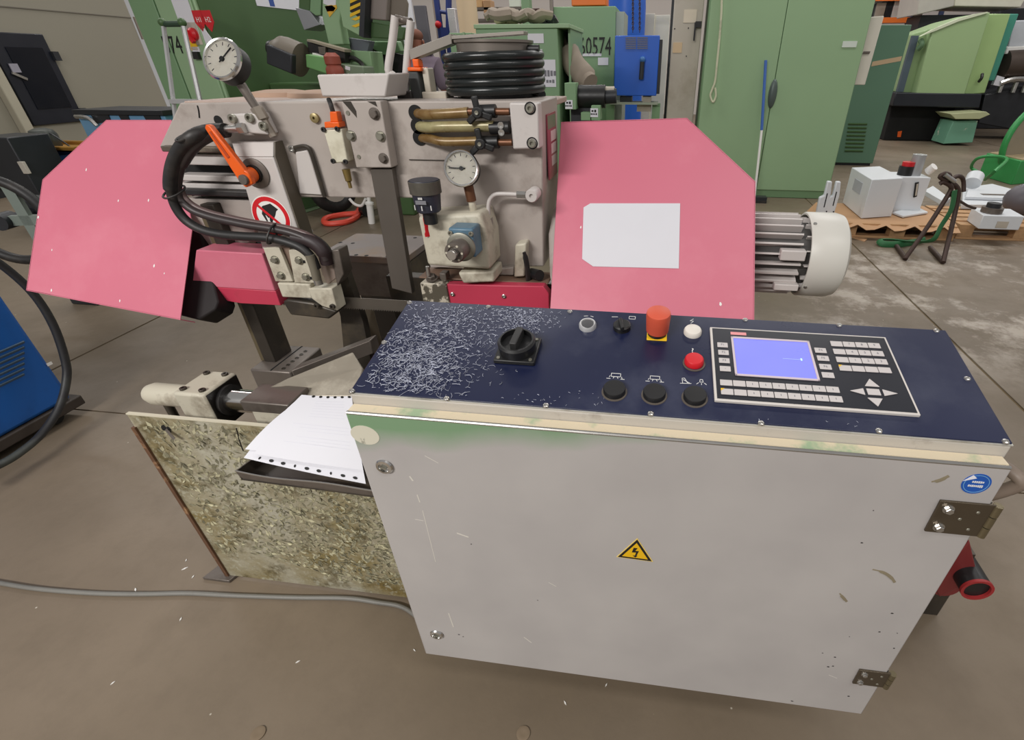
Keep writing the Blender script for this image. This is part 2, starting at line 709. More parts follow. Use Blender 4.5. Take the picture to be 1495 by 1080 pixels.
def gauge(parent, c, n, r, depth, needle=2.6, name='pressure_gauge'):
    n = V(n).normalized()
    c = V(c)
    g = MB().lathe(c, -n, [(0, 0), (r * .96, 0), (r * .96, depth), (r * .8, depth * 1.1), (0, depth * 1.1)], 36).build(name, BLACKM, parent)
    MB().lathe(c - n * .002, n, [(r * .9, 0), (r * 1.02, 0), (r * 1.04, .006), (r * .98, .011), (r * .9, .010), (r * .88, .004), (r * .9, 0)], 40).build('bezel', CHROME, g)
    MB().lathe(c, n, [(0, 0), (r * .9, 0), (r * .9, .002), (0, .002)], 36).build('dial', DIAL, g)
    up = (V((0, 0, 1)) - n * n.z).normalized()
    rt = up.cross(n)
    tk = MB()
    for i in range(11):
        a = math.radians(225 - 27 * i)
        d = rt * math.cos(a) + up * math.sin(a)
        R = Matrix((d, n.cross(d), n)).transposed()
        tk.obox(c + d * r * .74 + n * .0025, r * .16, r * .035, .0006, R)
    tk.build('scale_marks', INKK, g)
    d = rt * math.cos(needle) + up * math.sin(needle)
    R = Matrix((d, n.cross(d), n)).transposed()
    MB().obox(c + d * r * .25 + n * .004, r * .95, r * .06, .001, R).lathe(c + n * .002, n, [(0, 0), (r * .12, 0), (r * .12, .004), (0, .004)], 14).build('needle', INKK, g)
    MB().lathe(c + n * .0065, n, [(0, 0), (r * .9, 0), (r * .9, .0012), (0, .0016)], 36).build('glass', GLASS, g)
    return g


# ------------------------------------------------------------------ the hall
fl = MB().box(-19.5, 17.9, -6, 24, -.25, -.007).build('floor', FLOORDK)
tag(fl, 'bare grey brown concrete slab floor with dark filled joints', 'floor', kind='structure')
CONC = floor_mat()
xs = [-19.45, -14.1, -8.76, -3.42, 1.93, 7.27, 12.6, 17.9]
ys = [-5.9, -3.7, 1.66, 7.0, 12.35, 17.7, 24.0]
for i in range(len(xs) - 1):
    for j in range(len(ys) - 1):
        g = .009
        MB().box(xs[i] + g, xs[i + 1] - g, ys[j] + g * .5, ys[j + 1] - g * .5, -.04, 0).build('slab', CONC, fl)
wb = MB().box(-19.5, 17.9, 20.0, 20.3, 0, 6.5).build('wall_back', BRICKM)
tag(wb, 'pale whitewashed wall at the far end of the hall', 'wall', kind='structure')

# ================================================================== control cabinet
cab = T('control_cabinet', 'light grey electrical cabinet with navy sloping control panel on top', 'control cabinet', (.02, .74, .25))
DX0, DX1, DZ0, DZ1 = -.499, .537, .252, 1.004
body = MB().box(-.488, .528, .622, .880, .262, 1.0).build('body', CREAM, cab, .004)
door = MB().box(DX0, DX1, .600, .620, DZ0, DZ1).build('door', door_mat(), cab, .003)
MB().box(DX0 + .002, DX1 - .002, .6205, .6235, DZ0 + .01, DZ1 - .004).build('gasket', BLACKM, cab)
# worn bare metal edge and cream flange along the door top
MB().tube([(DX0 + .002, .6025, DZ1 - .0015), (DX1 - .002, .6025, DZ1 - .0015)], .0032, 8, 0).build('worn_edge', STEEL, door)
MB().box(DX0 + .003, DX1 - .003, .6055, .6235, DZ1 - .001, DZ1 + .0015).build('top_flange', pm('cream_flange', (222, 208, 180), .5, var=.06, dirt=(140, 176, 140), damt=.8, dscale=6, dlo=.52, dhi=.62), door)
# console
TH = math.atan2(.059, .260)
PO = V((0, .625, 1.026))
PVY = V((0, math.cos(TH), math.sin(TH)))
PNN = V((0, -math.sin(TH), math.cos(TH)))
CX0, CX1, CD = -.499, .541, .262
MB().hexa([(CX0, .625, 1.0), (CX1, .625, 1.0), (CX1, .88, 1.0), (CX0, .88, 1.0),
           (CX0, .625, 1.024), (CX1, .625, 1.024), (CX1, .88, 1.024 + .255 * math.tan(TH)), (CX0, .88, 1.024 + .255 * math.tan(TH))]).build('console_box', pm('dirty_grey_enamel', (186, 180, 170), .45, var=.06, dirt=(110, 92, 74), damt=.8, dscale=7, dlo=.56, dhi=.7), cab, .003)
PM = frame(PO, (1, 0, 0), PVY)          # panel frame: x across, y up the slope, z out of the panel
PMI = PM.inverted()


def pn(x, y, h=0.0):
    """photo pixel on the console plane (raised by h) -> panel coordinates"""
    return PMI @ plP(x, y, PO + PNN * h, PNN)


panel = MB(PM).box(CX0 + .001, CX1 - .001, .0015, CD - .002, 0, .003).build('control_panel', NAVY, cab, .001)
MB(PM).box(CX0 - .0005, CX1 + .0005, -.0005, CD, -.0015, .0005).build('panel_edge', pm('panel_edge', (198, 196, 188), .4, .3, var=.1, dirt=(90, 80, 66), damt=.7, dscale=9), cab)
for q in ((598, 442), (713, 448), (832, 455), (1088, 467), (1225, 475), (1367, 483), (561, 500), (514, 571), (652, 582), (797, 592), (950, 604), (1111, 618), (1283, 629), (1468, 645), (1412, 553)):
    p = pn(*q, .003)
    MB(PM).lathe((p.x, p.y, .003), (0, 0, 1), [(0, 0), (.0052, 0), (.0046, .002), (.0026, .0034), (.0016, .0034), (.0014, .002), (0, .002)], 14).build('screw', STEEL, panel)


def pcyl(name, mat, x, y, prof, parent, n=28):
    p = pn(x, y, prof[0][1])
    return MB(PM).lathe((p.x, p.y, 0), (0, 0, 1), prof, n).build(name, mat, parent)


# main switch
p = pn(757, 514, .003)
sw = MB(PM).box(p.x - .037, p.x + .037, p.y - .034, p.y + .034, .003, .012).build('main_switch', BLACK, cab, .002)
MB(PM).lathe((p.x, p.y, 0), (0, 0, 1), [(0, .012), (.033, .012), (.034, .03), (.031, .034), (.028, .034), (.027, .024), (0, .022)], 40).build('dial_ring', BLACK, sw)
Rk = Matrix.Rotation(math.radians(-4), 3, 'Z')
MB(PM).obox((p.x, p.y + .004, .031), .013, .046, .02, Rk).build('turn_handle', pm('black_matt_plastic', (44, 44, 44), .5, var=.1), sw, .002)
for dx, dy in ((-.029, -.027), (.029, -.027), (.029, .027)):
    MB(PM).lathe((p.x + dx, p.y + dy, .012), (0, 0, 1), [(0, 0), (.0035, 0), (.003, .0015), (0, .0015)], 10).build('rivet', ZINC, sw)
# push buttons and lamps
RB = .0155
b = pcyl('push_button', pm('satin_ring', (206, 206, 206), .35, .4), 858, 477, [(.0, .003), (.0165, .003), (.0165, .010), (.0145, .0135), (.012, .0135), (.012, .010), (0, .010)], cab)
pcyl('button_cap', pm('charcoal_cap', (70, 70, 72), .5), 858, 475, [(0, .009), (.012, .009), (.0118, .0135), (.009, .0142), (0, .0142)], b)
b = pcyl('selector_switch', BLACK, 908, 479, [(0, .003), (.0165, .003), (.0165, .012), (.014, .014), (0, .014)], cab)
q = pn(908, 477, .014)
MB(PM).obox((q.x - .0015, q.y + .002, .018), .007, .029, .010, Matrix.Rotation(math.radians(14), 3, 'Z')).build('pointer', BLACK, b, .0015)
q = pn(959, 490, .003)
b = MB(PM).box(q.x - .0185, q.x + .0185, q.y - .015, q.y + .02, .003, .0055).build('emergency_stop', YEL, cab, .001)
MB(PM).lathe((q.x, q.y + .004, 0), (0, 0, 1), [(0, .005), (.0175, .005), (.017, .016), (0, .016)], 28).build('collar', BLACK, b)
MB(PM).lathe((q.x, q.y + .004, 0), (0, 0, 1), [(0, .014), (.0205, .014), (.0213, .030), (.0222, .05), (.0212, .0545), (.0170, .0565), (0, .057)], 36).build('mushroom_head', ESTOP, b)
b = pcyl('signal_lamp', pm('milky_lens', (222, 216, 206), .4, var=.05), 1011, 486, [(0, .003), (.0165, .003), (.0165, .009), (.0145, .0125), (.008, .0150), (0, .0155)], cab)
tag(b, 'milky white round signal lamp')
b = pcyl('signal_lamp', REDP, 1013, 529, [(0, .003), (.017, .003), (.0165, .011), (.0145, .0135), (0, .014)], cab)
pcyl('rim', pm('grimy_rim', (90, 82, 74), .6), 1013, 531, [(.0165, .003), (.0195, .003), (.0195, .0045), (.0165, .0045), (.0165, .003)], b)
for x, y in ((897, 572), (955, 577), (1014, 581)):
    b = pcyl('push_button', BLACK, x, y, [(0, .003), (.0185, .003), (.0188, .012), (.0175, .014), (0, .0143)], cab)
    pcyl('rim', pm('grimy_rim', (90, 82, 74), .6), x, y, [(.0185, .003), (.0215, .003), (.0212, .0042), (.0185, .0044), (.0185, .003)], b)


# pictograms printed beside the buttons
def seg2(mb, a, b2, w=.0009, h=.0034):
    a, b2 = V((a[0], a[1], 0)), V((b2[0], b2[1], 0))
    d = b2 - a
    R = Matrix.Rotation(math.atan2(d.y, d.x), 3, 'Z')
    c = (a + b2) / 2
    mb.obox((c.x, c.y, h), d.length + w, w, .0006, R)


def glyph(px, py, lines, s=1.0):
    q = pn(px, py, .003)
    mb = MB(PM)
    for l in lines:
        for a, b2 in zip(l, l[1:]):
            seg2(mb, (q.x + a[0] * s, q.y + a[1] * s), (q.x + b2[0] * s, q.y + b2[1] * s))
    return mb.build('pictogram', INKW, cab, smooth_=False)


truck = [[(-8, 0), (8, 0), (8, 6), (-8, 6), (-8, 0)], [(-15, -4), (-9, -4)], [(9, -4), (15, -4)], [(-11, -1), (-10, 1)], [(-4, -3), (-3, -1)], [(4, -3), (3, -1)], [(11, -3), (10, 0)]]
truck = [[(a * .001, b2 * .0013) for a, b2 in l] for l in truck]
glyph(899, 550, truck)
glyph(956, 554, truck)
glyph(1001, 557, [[(-.009, -.005), (.009, -.004)], [(-.005, -.004), (-.006, .007), (-.002, .008), (.003, -.003)], [(-.004, .004), (.006, -.003)]])
glyph(1024, 558, [[(-.003, 0), (-.002, .006), (.002, .006), (.003, 0), (-.003, 0)], [(-.005, -.002), (-.008, -.005)], [(0, -.003), (0, -.006)], [(.005, -.002), (.008, -.005)]])
glyph(1010, 469, [[(.003, .007), (-.003, .001), (.003, 0), (-.002, -.007)]])
glyph(923, 464, [[(-.006, -.004), (.006, -.004), (.006, .004), (-.006, .004), (-.006, -.004)]])
glyph(861, 462, [[(-.011, 0), (-.004, .001)], [(.002, .001), (.007, -.001)]])
glyph(898, 463, [[(-.006, 0), (.005, .001)]])
q = pn(1011, 512, .003)
text('?', .016, PM @ Matrix.Translation((q.x, q.y, .0032)), INKW, cab, 'pictogram')

# operator keypad with screen
kc = [pn(*c, .008) for c in ((1036, 479), (1293, 491), (1343, 606), (1044, 585))]
kx0, kx1 = (kc[0].x + kc[3].x) / 2, (kc[1].x + kc[2].x) / 2
ky0, ky1 = (kc[2].y + kc[3].y) / 2, (kc[0].y + kc[1].y) / 2
kp = MB(PM).box(kx0, kx1, ky0, ky1, .003, .009).build('keypad_unit', pm('keypad_bezel', (206, 200, 194), .45, var=.05), cab, .0012)
MB(PM).box(kx0 + .004, kx1 - .004, ky0 + .004, ky1 - .004, .0088, .0096).build('key_field', NAVYD, kp)
sc = [pn(*c, .0096) for c in ((1067, 492), (1181, 498), (1197, 556), (1073, 549))]
sx0, sx1 = (sc[0].x + sc[3].x) / 2, (sc[1].x + sc[2].x) / 2
sy0, sy1 = (sc[2].y + sc[3].y) / 2, (sc[0].y + sc[1].y) / 2
fr = MB(PM)
for a in ((sx0, sx1, sy0, sy0 + .004), (sx0, sx1, sy1 - .004, sy1), (sx0, sx0 + .004, sy0, sy1), (sx1 - .004, sx1, sy0, sy1)):
    fr.box(*a, .0094, .0116)
fr.build('screen_frame', pm('screen_frame', (204, 190, 196), .5), kp, .0006)
MB(PM).box(sx0 + .003, sx1 - .003, sy0 + .003, sy1 - .003, .0094, .0102).build('screen', SCREEN, kp)
q = pn(1169, 525, .0102)
MB(PM).box(q.x - .03, q.x - .001, q.y - .0004, q.y + .0006, .0101, .0104).build('status_line', pm('screen_line', (150, 170, 240), .4, emit=(140, 160, 240), estr=.5), kp)
MB(PM).box(q.x, q.x + .0024, q.y - .002, q.y + .003, .0101, .0105).build('cursor', pm('screen_cursor', (170, 240, 255), .4, emit=(170, 240, 255), estr=1.2), kp)
q = pn(1078, 487, .0096)
MB(PM).box(q.x - .014, q.x + .014, q.y - .0038, q.y + .0038, .0094, .0100).build('name_tag', SALMON, kp)


def zk(z):
    return pn(1010 + z[0] / 4.271, 460 + z[1] / 4.271, .011)


def key(c, w, h, legend=None, yellow=False):
    k = MB(PM).box(c.x - w / 2, c.x + w / 2, c.y - h / 2, c.y + h / 2, .0094, .0112).build('key', KEY, kp, .0007)
    if legend:
        text(legend, h * .55, PM @ Matrix.Translation((c.x, c.y, .01125)), INKG, kp, 'legend', .0002)
    if yellow:
        MB(PM).prism([(c.x - w / 2, c.y + h / 2, .0111), (c.x - w / 2 + .006, c.y + h / 2, .0111), (c.x - w / 2, c.y + h / 2 - .006, .0111)], (0, 0, .0004)).build('yellow_corner', YEL, kp)
    return k


KW, KH = .0200, .0128
fk = ['F1', 'F2', 'F3', '-']
for i, z in enumerate(((192, 184), (198, 231), (203, 281), (209, 332))):
    key(zk(z), KW * .92, KH * .95, fk[i])
fk = ['F4', 'F5', 'F6', '-']
for i, z in enumerate(((803, 218), (819, 267), (834, 320), (850, 372))):
    key(zk(z), KW * .98, KH * .98, fk[i])
a, b_, c_, d_ = zk((903, 177)), zk((1138, 188)), zk((958, 328)), zk((1204, 341))
nums = ['', '7', '8', '9', '', '4', '5', '6', '', '1', '2', '3', '', '', '', '']
for r in range(4):
    for cI in range(4):
        u, w = cI / 3, r / 3
        pnt = a * (1 - u) * (1 - w) + b_ * u * (1 - w) + c_ * (1 - u) * w + d_ * u * w
        key(pnt, KW, KH * 1.02, nums[r * 4 + cI] or None, yellow=(r == 3 and cI == 0))
a, b_, c_, d_ = zk((215, 419)), zk((880, 462)), zk((221, 475)), zk((900, 521))
for r in range(2):
    for cI in range(9):
        u, w = cI / 8, r
        pnt = a * (1 - u) * (1 - w) + b_ * u * (1 - w) + c_ * (1 - u) * w + d_ * u * w
        k = key(pnt, KW, KH * 1.0, None, yellow=(r == 1 and cI == 0))
        if cI > 1:
            MB(PM).box(pnt.x - .0005, pnt.x + .0005, pnt.y - .002, pnt.y + .002, .0111, .0114).build('legend', INKG, kp)
cc = zk((1135, 477))
key(cc, KW, KH * 1.05)
R_ = .0135
for ang, z in ((90, (1118, 422)), (180, (1038, 472)), (0, (1234, 484)), (-90, (1152, 538))):
    c = zk(z)
    A = math.radians(ang)
    d = V((math.cos(A), math.sin(A), 0))
    s2 = V((-d.y, d.x, 0))
    ln, wd = (.010, .0115) if ang in (90, -90) else (.0125, .0072)
    MB(PM).prism([V((c.x, c.y, .0094)) + d * ln, V((c.x, c.y, .0094)) - d * ln * .75 + s2 * wd, V((c.x, c.y, .0094)) - d * ln * .75 - s2 * wd], (0, 0, .0018)).build('arrow_key', KEY, kp, .0006)

# door furniture
YD = .600


def dp(x, y, off=0.0):
    return yP(x, y, YD - off)


for q in ((562, 680), (638, 925)):
    c = dp(*q)
    lk = MB().lathe(c, (0, -1, 0), [(0, 0), (.0155, 0), (.0165, .002), (.0145, .005), (.010, .006), (.009, .002), (0, .002)], 30).build('door_lock', CHROME, door)
    MB().obox(c + V((0, -.004, 0)), .011, .006, .004, Matrix.Rotation(.4, 3, 'Y')).build('key_slot', ZINC, door)
for q, s in (((1421, 757), 1.0), ((1269, 988), .78)):
    c = dp(*q)
    w, h = .080 * s, .070 * s
    x1 = DX1 + .006
    x0 = x1 - w
    hp = MB().box(x0, x1, .596, .600, c.z - h / 2, c.z + h / 2).build('hinge', pm('brown_steel_hinge', (92, 82, 68), .35, .6, var=.2, scale=12), door, .001)
    for k in range(3):
        z0 = c.z - h / 2 + h * k / 3
        MB().cyl((x1 + .004, .5985, z0 + .001), (x1 + .004, .5985, z0 + h / 3 - .001), .0068, n=16).build('knuckle', pm('hinge_knuckle', (122, 112, 88), .35, .7, var=.2), hp)
    for ux, uz in ((.2, .78), (.2, .2)):
        hexbolt((x0 + w * ux, .596, c.z - h / 2 + h * uz), (0, -1, 0), .0065 * s, hp, 'hinge_bolt', STEEL)
    for ux, uz in ((.75, .75), (.75, .2), (.5, .5)):
        MB().lathe((x0 + w * ux, .596, c.z - h / 2 + h * uz), (0, -1, 0), [(0, 0), (.003, 0), (.002, .001), (0, .001)], 10).build('rivet', ZINC, hp)
    MB().box(DX1 - .001, DX1 + .004, .604, .66, c.z - h / 2, c.z + h / 2).build('hinge_leaf', ZINC, hp)
# high voltage sign
c = dp(928, 805)
R0 = .040


def tri(r, rot=0.0):
    return [(r * math.cos(math.radians(90 + 120 * i) + rot), r * math.sin(math.radians(90 + 120 * i) + rot)) for i in range(3)]


DM = FY(c + V((0, 0, -.002)))
rot = math.radians(-2)
sg = MB(DM).prism([(x, y, 0) for x, y in tri(R0, rot)], (0, 0, .0008)).build('warning_sign', pm('pale_yellow', (236, 206, 110), .5), door, smooth_=False)
MB(DM).prism([(x, y, .0006) for x, y in tri(R0 * .93, rot)], (0, 0, .0006)).build('black_border', INKK, sg, smooth_=False)
MB(DM).prism([(x, y, .001) for x, y in tri(R0 * .70, rot)], (0, 0, .0006)).build('yellow_field', pm('sign_yellow', (226, 178, 14), .5, var=.05), sg, smooth_=False)
bolt_ = [(-.004, .017), (.003, .017), (-.001, .008), (.006, .009), (.002, -.006), (.004, -.006), (0, -.011), (-.005, -.006), (-.001, -.006), (.001, .004), (-.007, .003)]
MB(DM).prism([(x * 1.0, y * .95 - .002, .0014) for x, y in bolt_], (0, 0, .0006)).build('lightning_bolt', INKK, sg, smooth_=False)
# round blue sticker, cream patch, scratches
c = dp(1425, 706)
st = MB(FY(c)).lathe((0, 0, 0), (0, 0, 1), [(0, 0), (.020, 0), (.020, .0006), (0, .0006)], 30).build('round_sticker', STICKB, door)
MB(FY(c)).lathe((0, 0, 0), (0, 0, 1), [(.0165, .0005), (.0175, .0005), (.0175, .0009), (.0165, .0009), (.0165, .0005)], 30).build('ring_print', LBLUE, st)
marks(FY(c + V((.001, -.0006, .004))), .017, .0045, 6, INKW, st, 3)
marks(FY(c + V((0, -.0006, -.004))), .021, .005, 8, INKW, st, 4)
MB(FY(c)).prism([(-.020, .004, .0006), (-.010, .017, .0006), (-.004, .012, .0012)], (0, 0, .0005)).build('peeled_corner', PAPER, st)
c = dp(533, 635)
MB(FY(c)).prism([(.026 * math.cos(i * .2513), .021 * math.sin(i * .2513), 0) for i in range(25)], (0, 0, .0006)).build('bare_patch', pm('primer_patch', (206, 202, 184), .6, var=.05, dirt=(110, 110, 96), damt=.6, dscale=22, dlo=.6, dhi=.64), door, smooth_=False)
scm = MB()
for a, b2, w in (((617, 745), (636, 820), .0012), ((598, 695), (603, 702), .003), ((609, 722), (613, 733), .002), ((606, 758), (618, 760), .001), ((667, 778), (684, 784), .003), ((620, 665), (640, 676), .001), ((801, 850), (812, 856), .001), ((765, 930), (776, 938), .0022), ((655, 895), (662, 915), .0022), ((1210, 985), (1222, 990), .001)):
    a, b2 = dp(*a), dp(*b2)
    d = b2 - a
    scm.obox((a + b2) / 2, d.length, .0004, w, Matrix.Rotation(-math.atan2(d.z, d.x), 3, 'Y'))
tag(scm.build('scratches', pm('scratch', (206, 202, 192), .6), door, smooth_=False), kind='stuff')
spm = MB()
for x, y in ((688, 794), (1275, 745), (1258, 792), (1284, 922), (1310, 924), (1305, 946), (1219, 959), (1209, 973), (1216, 972), (1201, 953), (1239, 1016), (1156, 1023), (1302, 895), (1240, 929), (785, 876), (670, 926), (676, 929)):
    c = dp(x, y)
    s = random.uniform(.0012, .003)
    spm.prism([c + V((s * math.cos(k) * random.uniform(.6, 1.5), -.0004, s * math.sin(k) * .7)) for k in (0, 1.2, 2.5, 3.8, 5)], (0, .0004, 0))
tag(spm.build('chips', INKK, door, smooth_=False), kind='stuff')
grm = MB()
for pts in (((1274, 831), (1290, 835), (1301, 842), (1307, 850)), ((1226, 866), (1232, 872), (1237, 878)), ((1360, 703), (1372, 700), (1385, 694))):
    grm.tube([dp(*q, .0002) for q in pts], [.0015, .004, .003], 8, 5, flat=.08)
tag(grm.build('grime_marks', pm('grime', (128, 118, 96), .8, var=.2, scale=30), door), kind='stuff')

# curled steel shavings scattered over the panel (nobody could count them)
sh = MB(PM)


def shaving(cx, cy, s):
    a = random.uniform(0, 6.28)
    cur = random.uniform(-2.6, 2.6)
    n = 5
    w = random.uniform(.00018, .0005)
    pts = []
    x, y = cx, cy
    for i in range(n):
        pts.append((x, y, .0034 + random.uniform(0, .0016)))
        x += math.cos(a) * s / (n - 1)
        y += math.sin(a) * s / (n - 1)
        a += cur / (n - 1)
    vs, fs = [], []
    for i, pnt in enumerate(pts):
        d = V(pts[min(i + 1, n - 1)]) - V(pts[max(i - 1, 0)])
        nx, ny = -d.y / d.length * w, d.x / d.length * w
        vs += [(pnt[0] + nx, pnt[1] + ny, pnt[2]), (pnt[0] - nx, pnt[1] - ny, pnt[2]), (pnt[0], pnt[1], pnt[2] + w * 1.4)]
        if i:
            o = (i - 1) * 3
            for k in range(3):
                fs.append((o + k, o + (k + 1) % 3, o + 3 + (k + 1) % 3, o + 3 + k))
    sh.add(vs, fs)


for cxp, cyp, sx, sy, num, smax in ((600, 535, 40, 28, 900, .020), (650, 500, 52, 28, 560, .012), (640, 465, 58, 14, 330, .008), (765, 464, 22, 12, 420, .006), (720, 455, 60, 8, 70, .006), (800, 585, 60, 8, 40, .006), (690, 480, 40, 30, 120, .008), (1160, 622, 60, 4, 40, .005)):
    for _ in range(num):
        q = pn(random.gauss(cxp, sx), random.gauss(cyp, sy), .003)
        if CX0 + .01 < q.x < CX1 - .01 and .008 < q.y < CD - .01 and not (abs(q.x - p.x) < .045 and abs(q.y - p.y) < .045):
            shaving(q.x, q.y, random.uniform(.002, smax))
tag(sh.build('steel_shavings', SWARF, smooth_=False), 'fine curled bright steel shavings scattered over the left of the navy panel', 'shavings', kind='stuff')

# ================================================================== band saw
saw = T('band_saw', 'grey band saw machine with faded pink wheel guards behind the control cabinet', 'band saw', (-.6, 1.3, 0))
YS = .881
# ---- base
sm = sheet_mat()
sheet = MB().box(-1.38, .60, YS, YS + .006, 0.012, .703).build('base_panel', sm, saw)
MB().box(-1.386, -1.374, YS - .006, YS + .03, .012, .66).build('rusty_edge', pm('rusty_edge', (104, 74, 54), .6, .2, var=.3, scale=20, dirt=(190, 150, 110), damt=.8, dscale=18, dlo=.55, dhi=.65), sheet)
MB().box(-1.38, -.50, YS - .002, YS + .008, .7025, .706).build('top_lip', pm('worn_lip', (206, 200, 178), .5, var=.1), sheet)
MB().hexa([(-1.46, .860, .0), (-1.36, .860, 0), (-1.34, .92, 0), (-1.44, .92, 0), (-1.46, .860, .012), (-1.36, .860, .012), (-1.34, .92, .012), (-1.44, .92, .012)]).build('foot_plate', GUNST, sheet, .002)
c = yP(243, 626, YS)
MB().lathe(c, (0, -1, 0), [(0, 0), (.014, 0), (.014, .001), (0, .001)], 18).build('cable_hole', HOLE, sheet)
MB().prism([c + V((-.005, -.002, -.004)), c + V((.004, -.002, .004)), c + V((.034, -.016, -.016)), c + V((.026, -.018, -.022))], (0, .001, 0)).build('bent_tab', GUNST, sheet)
MB().tube([yP(345, 625, YS - .001), yP(350, 645, YS - .001), yP(355, 658, YS - .001)], .0012, 6, 3).build('panel_crack', HOLE, sheet)
fk_ = MB()
for _ in range(5200):
    x = random.uniform(-1.35, -.52)
    z = random.uniform(.06, .69)
    dens = .35 + .65 * min(1, max(0, (x + 1.45) * 1.4)) * (1 - .5 * abs(z - .3))
    if random.random() > dens:
        continue
    if z < .10 + .05 * math.sin(x * 9) + (0.12 * max(0, x + .75)):
        continue
    s = random.uniform(.004, .0135)
    a = random.gauss(.8, .9)
    d = V((math.cos(a), 0, math.sin(a))) * s
    e = V((-math.sin(a), 0, math.cos(a))) * s * random.uniform(.25, .5)
    o = V((x, YS - .0006, z))
    k = random.uniform(.0006, .0035)
    fk_.add([o - d, o + e - V((0, k, 0)), o + d - V((0, k * .4, 0)), o - e], [(0, 1, 2, 3)])
tag(fk_.build('stuck_flakes', FLAKE, sheet, smooth_=False), kind='stuff')
MB().box(-.92, .58, .96, 1.72, 0, .50).build('base_frame', DARKST, saw, .01)
# ---- vise cylinder
KZ = .66
c0, c1 = zP(214, 574, KZ), zP(292, 579, KZ)
ax = V((1, 0, 0))
cy, cz = (c0.y + c1.y) / 2, KZ
vc = MB().lathe((c0.x, cy, cz), ax, [(0, 0), (.012, .001), (.026, .008), (.034, .03), (.034, c1.x - c0.x + .02), (0, c1.x - c0.x + .02)], 30).build('vise_cylinder', CREAM, saw)
MB().lathe((c0.x - .006, cy, cz), ax, [(0, 0), (.008, 0), (.008, .008), (0, .008)], 12).build('end_plug', STEEL, vc)
MB().cyl((c0.x + .05, cy, cz - .03), (c0.x + .05, cy, .0), .012, n=10).build('support_leg', DARKST, vc)
bx0, bx1 = c1.x - .005, c1.x + .095
blk = MB().box(bx0, bx1, cy - .062, cy + .062, cz - .075, cz + .058).build('clamp_block', CREAM, vc, .008)
for dx in (.2, .8):
    for dy in (-.042, .042):
        socket((bx0 + (bx1 - bx0) * dx, cy + dy, cz + .057), (0, 0, 1), .009, blk)
MB().box(bx1 - .001, bx1 + .002, cy - .056, cy + .056, cz - .07, cz + .052).build('oily_face', pm('oil_black', (28, 24, 22), .35, var=.2), vc)
MB().lathe((bx1, cy, cz), ax, [(0, 0), (.046, 0), (.046, .012), (.036, .012), (0, .012)], 28).build('seal_ring', BLACKM, vc)
MB().cyl((bx1, cy, cz), (bx1 + .11, cy, cz), .034, n=30).build('piston_rod', CHROME, vc)
rx = bx1 + .085
MB().box(rx, rx + .15, cy - .045, cy + .048, cz - .002, cz + .034).build('jaw_slide', GUNST, saw, .004)
MB().box(rx + .02, rx + .15, cy - .040, cy + .04, cz - .09, cz - .002).build('slide_carrier', CREAM, saw, .004)
# ---- moving jaw (cast wedge) and rail behind it
JZ = .66
wj = [zP(393, 567, JZ + .03), zP(420, 553, JZ + .055), zP(515, 513, JZ + .09), zP(530, 537, JZ + .06), zP(522, 578, JZ + .03), zP(398, 580, JZ + .0)]
jaw = MB().prism([(q.x, q.y, q.z) for q in wj], (0, .01, -.07)).build('vise_jaw', pm('worn_cast_jaw', (150, 142, 128), .4, .25, var=.15, scale=10, dirt=(200, 192, 176), damt=.6, dscale=9), saw, .006)
r0, r1 = zP(425, 541, .70), zP(540, 497, .73)
d = r1 - r0
MB().hexa([r0, r1, r1 + V((0, .045, 0)), r0 + V((0, .045, 0)), r0 - V((0, 0, .05)), r1 - V((0, 0, .05)), r1 + V((0, .045, -.05)), r0 + V((0, .045, -.05))]).build('jaw_rail', GUNST, saw, .003)
# ---- guide column and its foot block
BZ = .58
a, b2, c2 = zP(364, 539, BZ), zP(413, 503, BZ), zP(452, 520, BZ)
cb = MB().box(a.x, c2.x, a.y, b2.y, 0, BZ).build('column_block', GUNST, saw, .006)
MB().box(a.x + .078, a.x + .083, a.y + .002, b2.y - .002, BZ - .001, BZ + .001).build('split_line', HOLE, cb)
for i in range(6):
    yy = a.y + .02 + i * .025
    MB().lathe((a.x + .118, yy, BZ), (0, 0, 1), [(0, 0), (.007, 0), (.007, .002), (.004, .002), (.004, .0005), (0, .0005)], 12).build('set_screw', DARKST, cb)
px_, py_ = a.x + .058, (a.y + b2.y) / 2 + .005
MB().box(px_ - .042, px_ + .004, py_ - .04, py_ + .05, BZ, 1.14).build('guide_column', DARKST, saw, .003)
MB().box(px_ - .058, px_ - .0425, py_ - .036, py_ + .03, BZ, 1.10).build('column_strip', pm('olive_steel', (110, 100, 78), .4, .4, var=.2, scale=9), saw, .002)
# inner frame posts seen under the blade
m_ = MB()
pbox(m_, 527, 452, 549, 520, 1.42, .06, .5)
m_.build('frame_post', pm('tan_steel', (138, 126, 108), .45, .2, var=.15, scale=8), saw, .003)
m_ = MB()
pbox(m_, 490, 440, 526, 540, 1.50, .05, .5)
m_.build('frame_post', DARKST, saw, .003)
MB().box(-.95, -.3, 1.55, 1.60, .5, .86).build('rear_shield', DARKST, saw, .003)
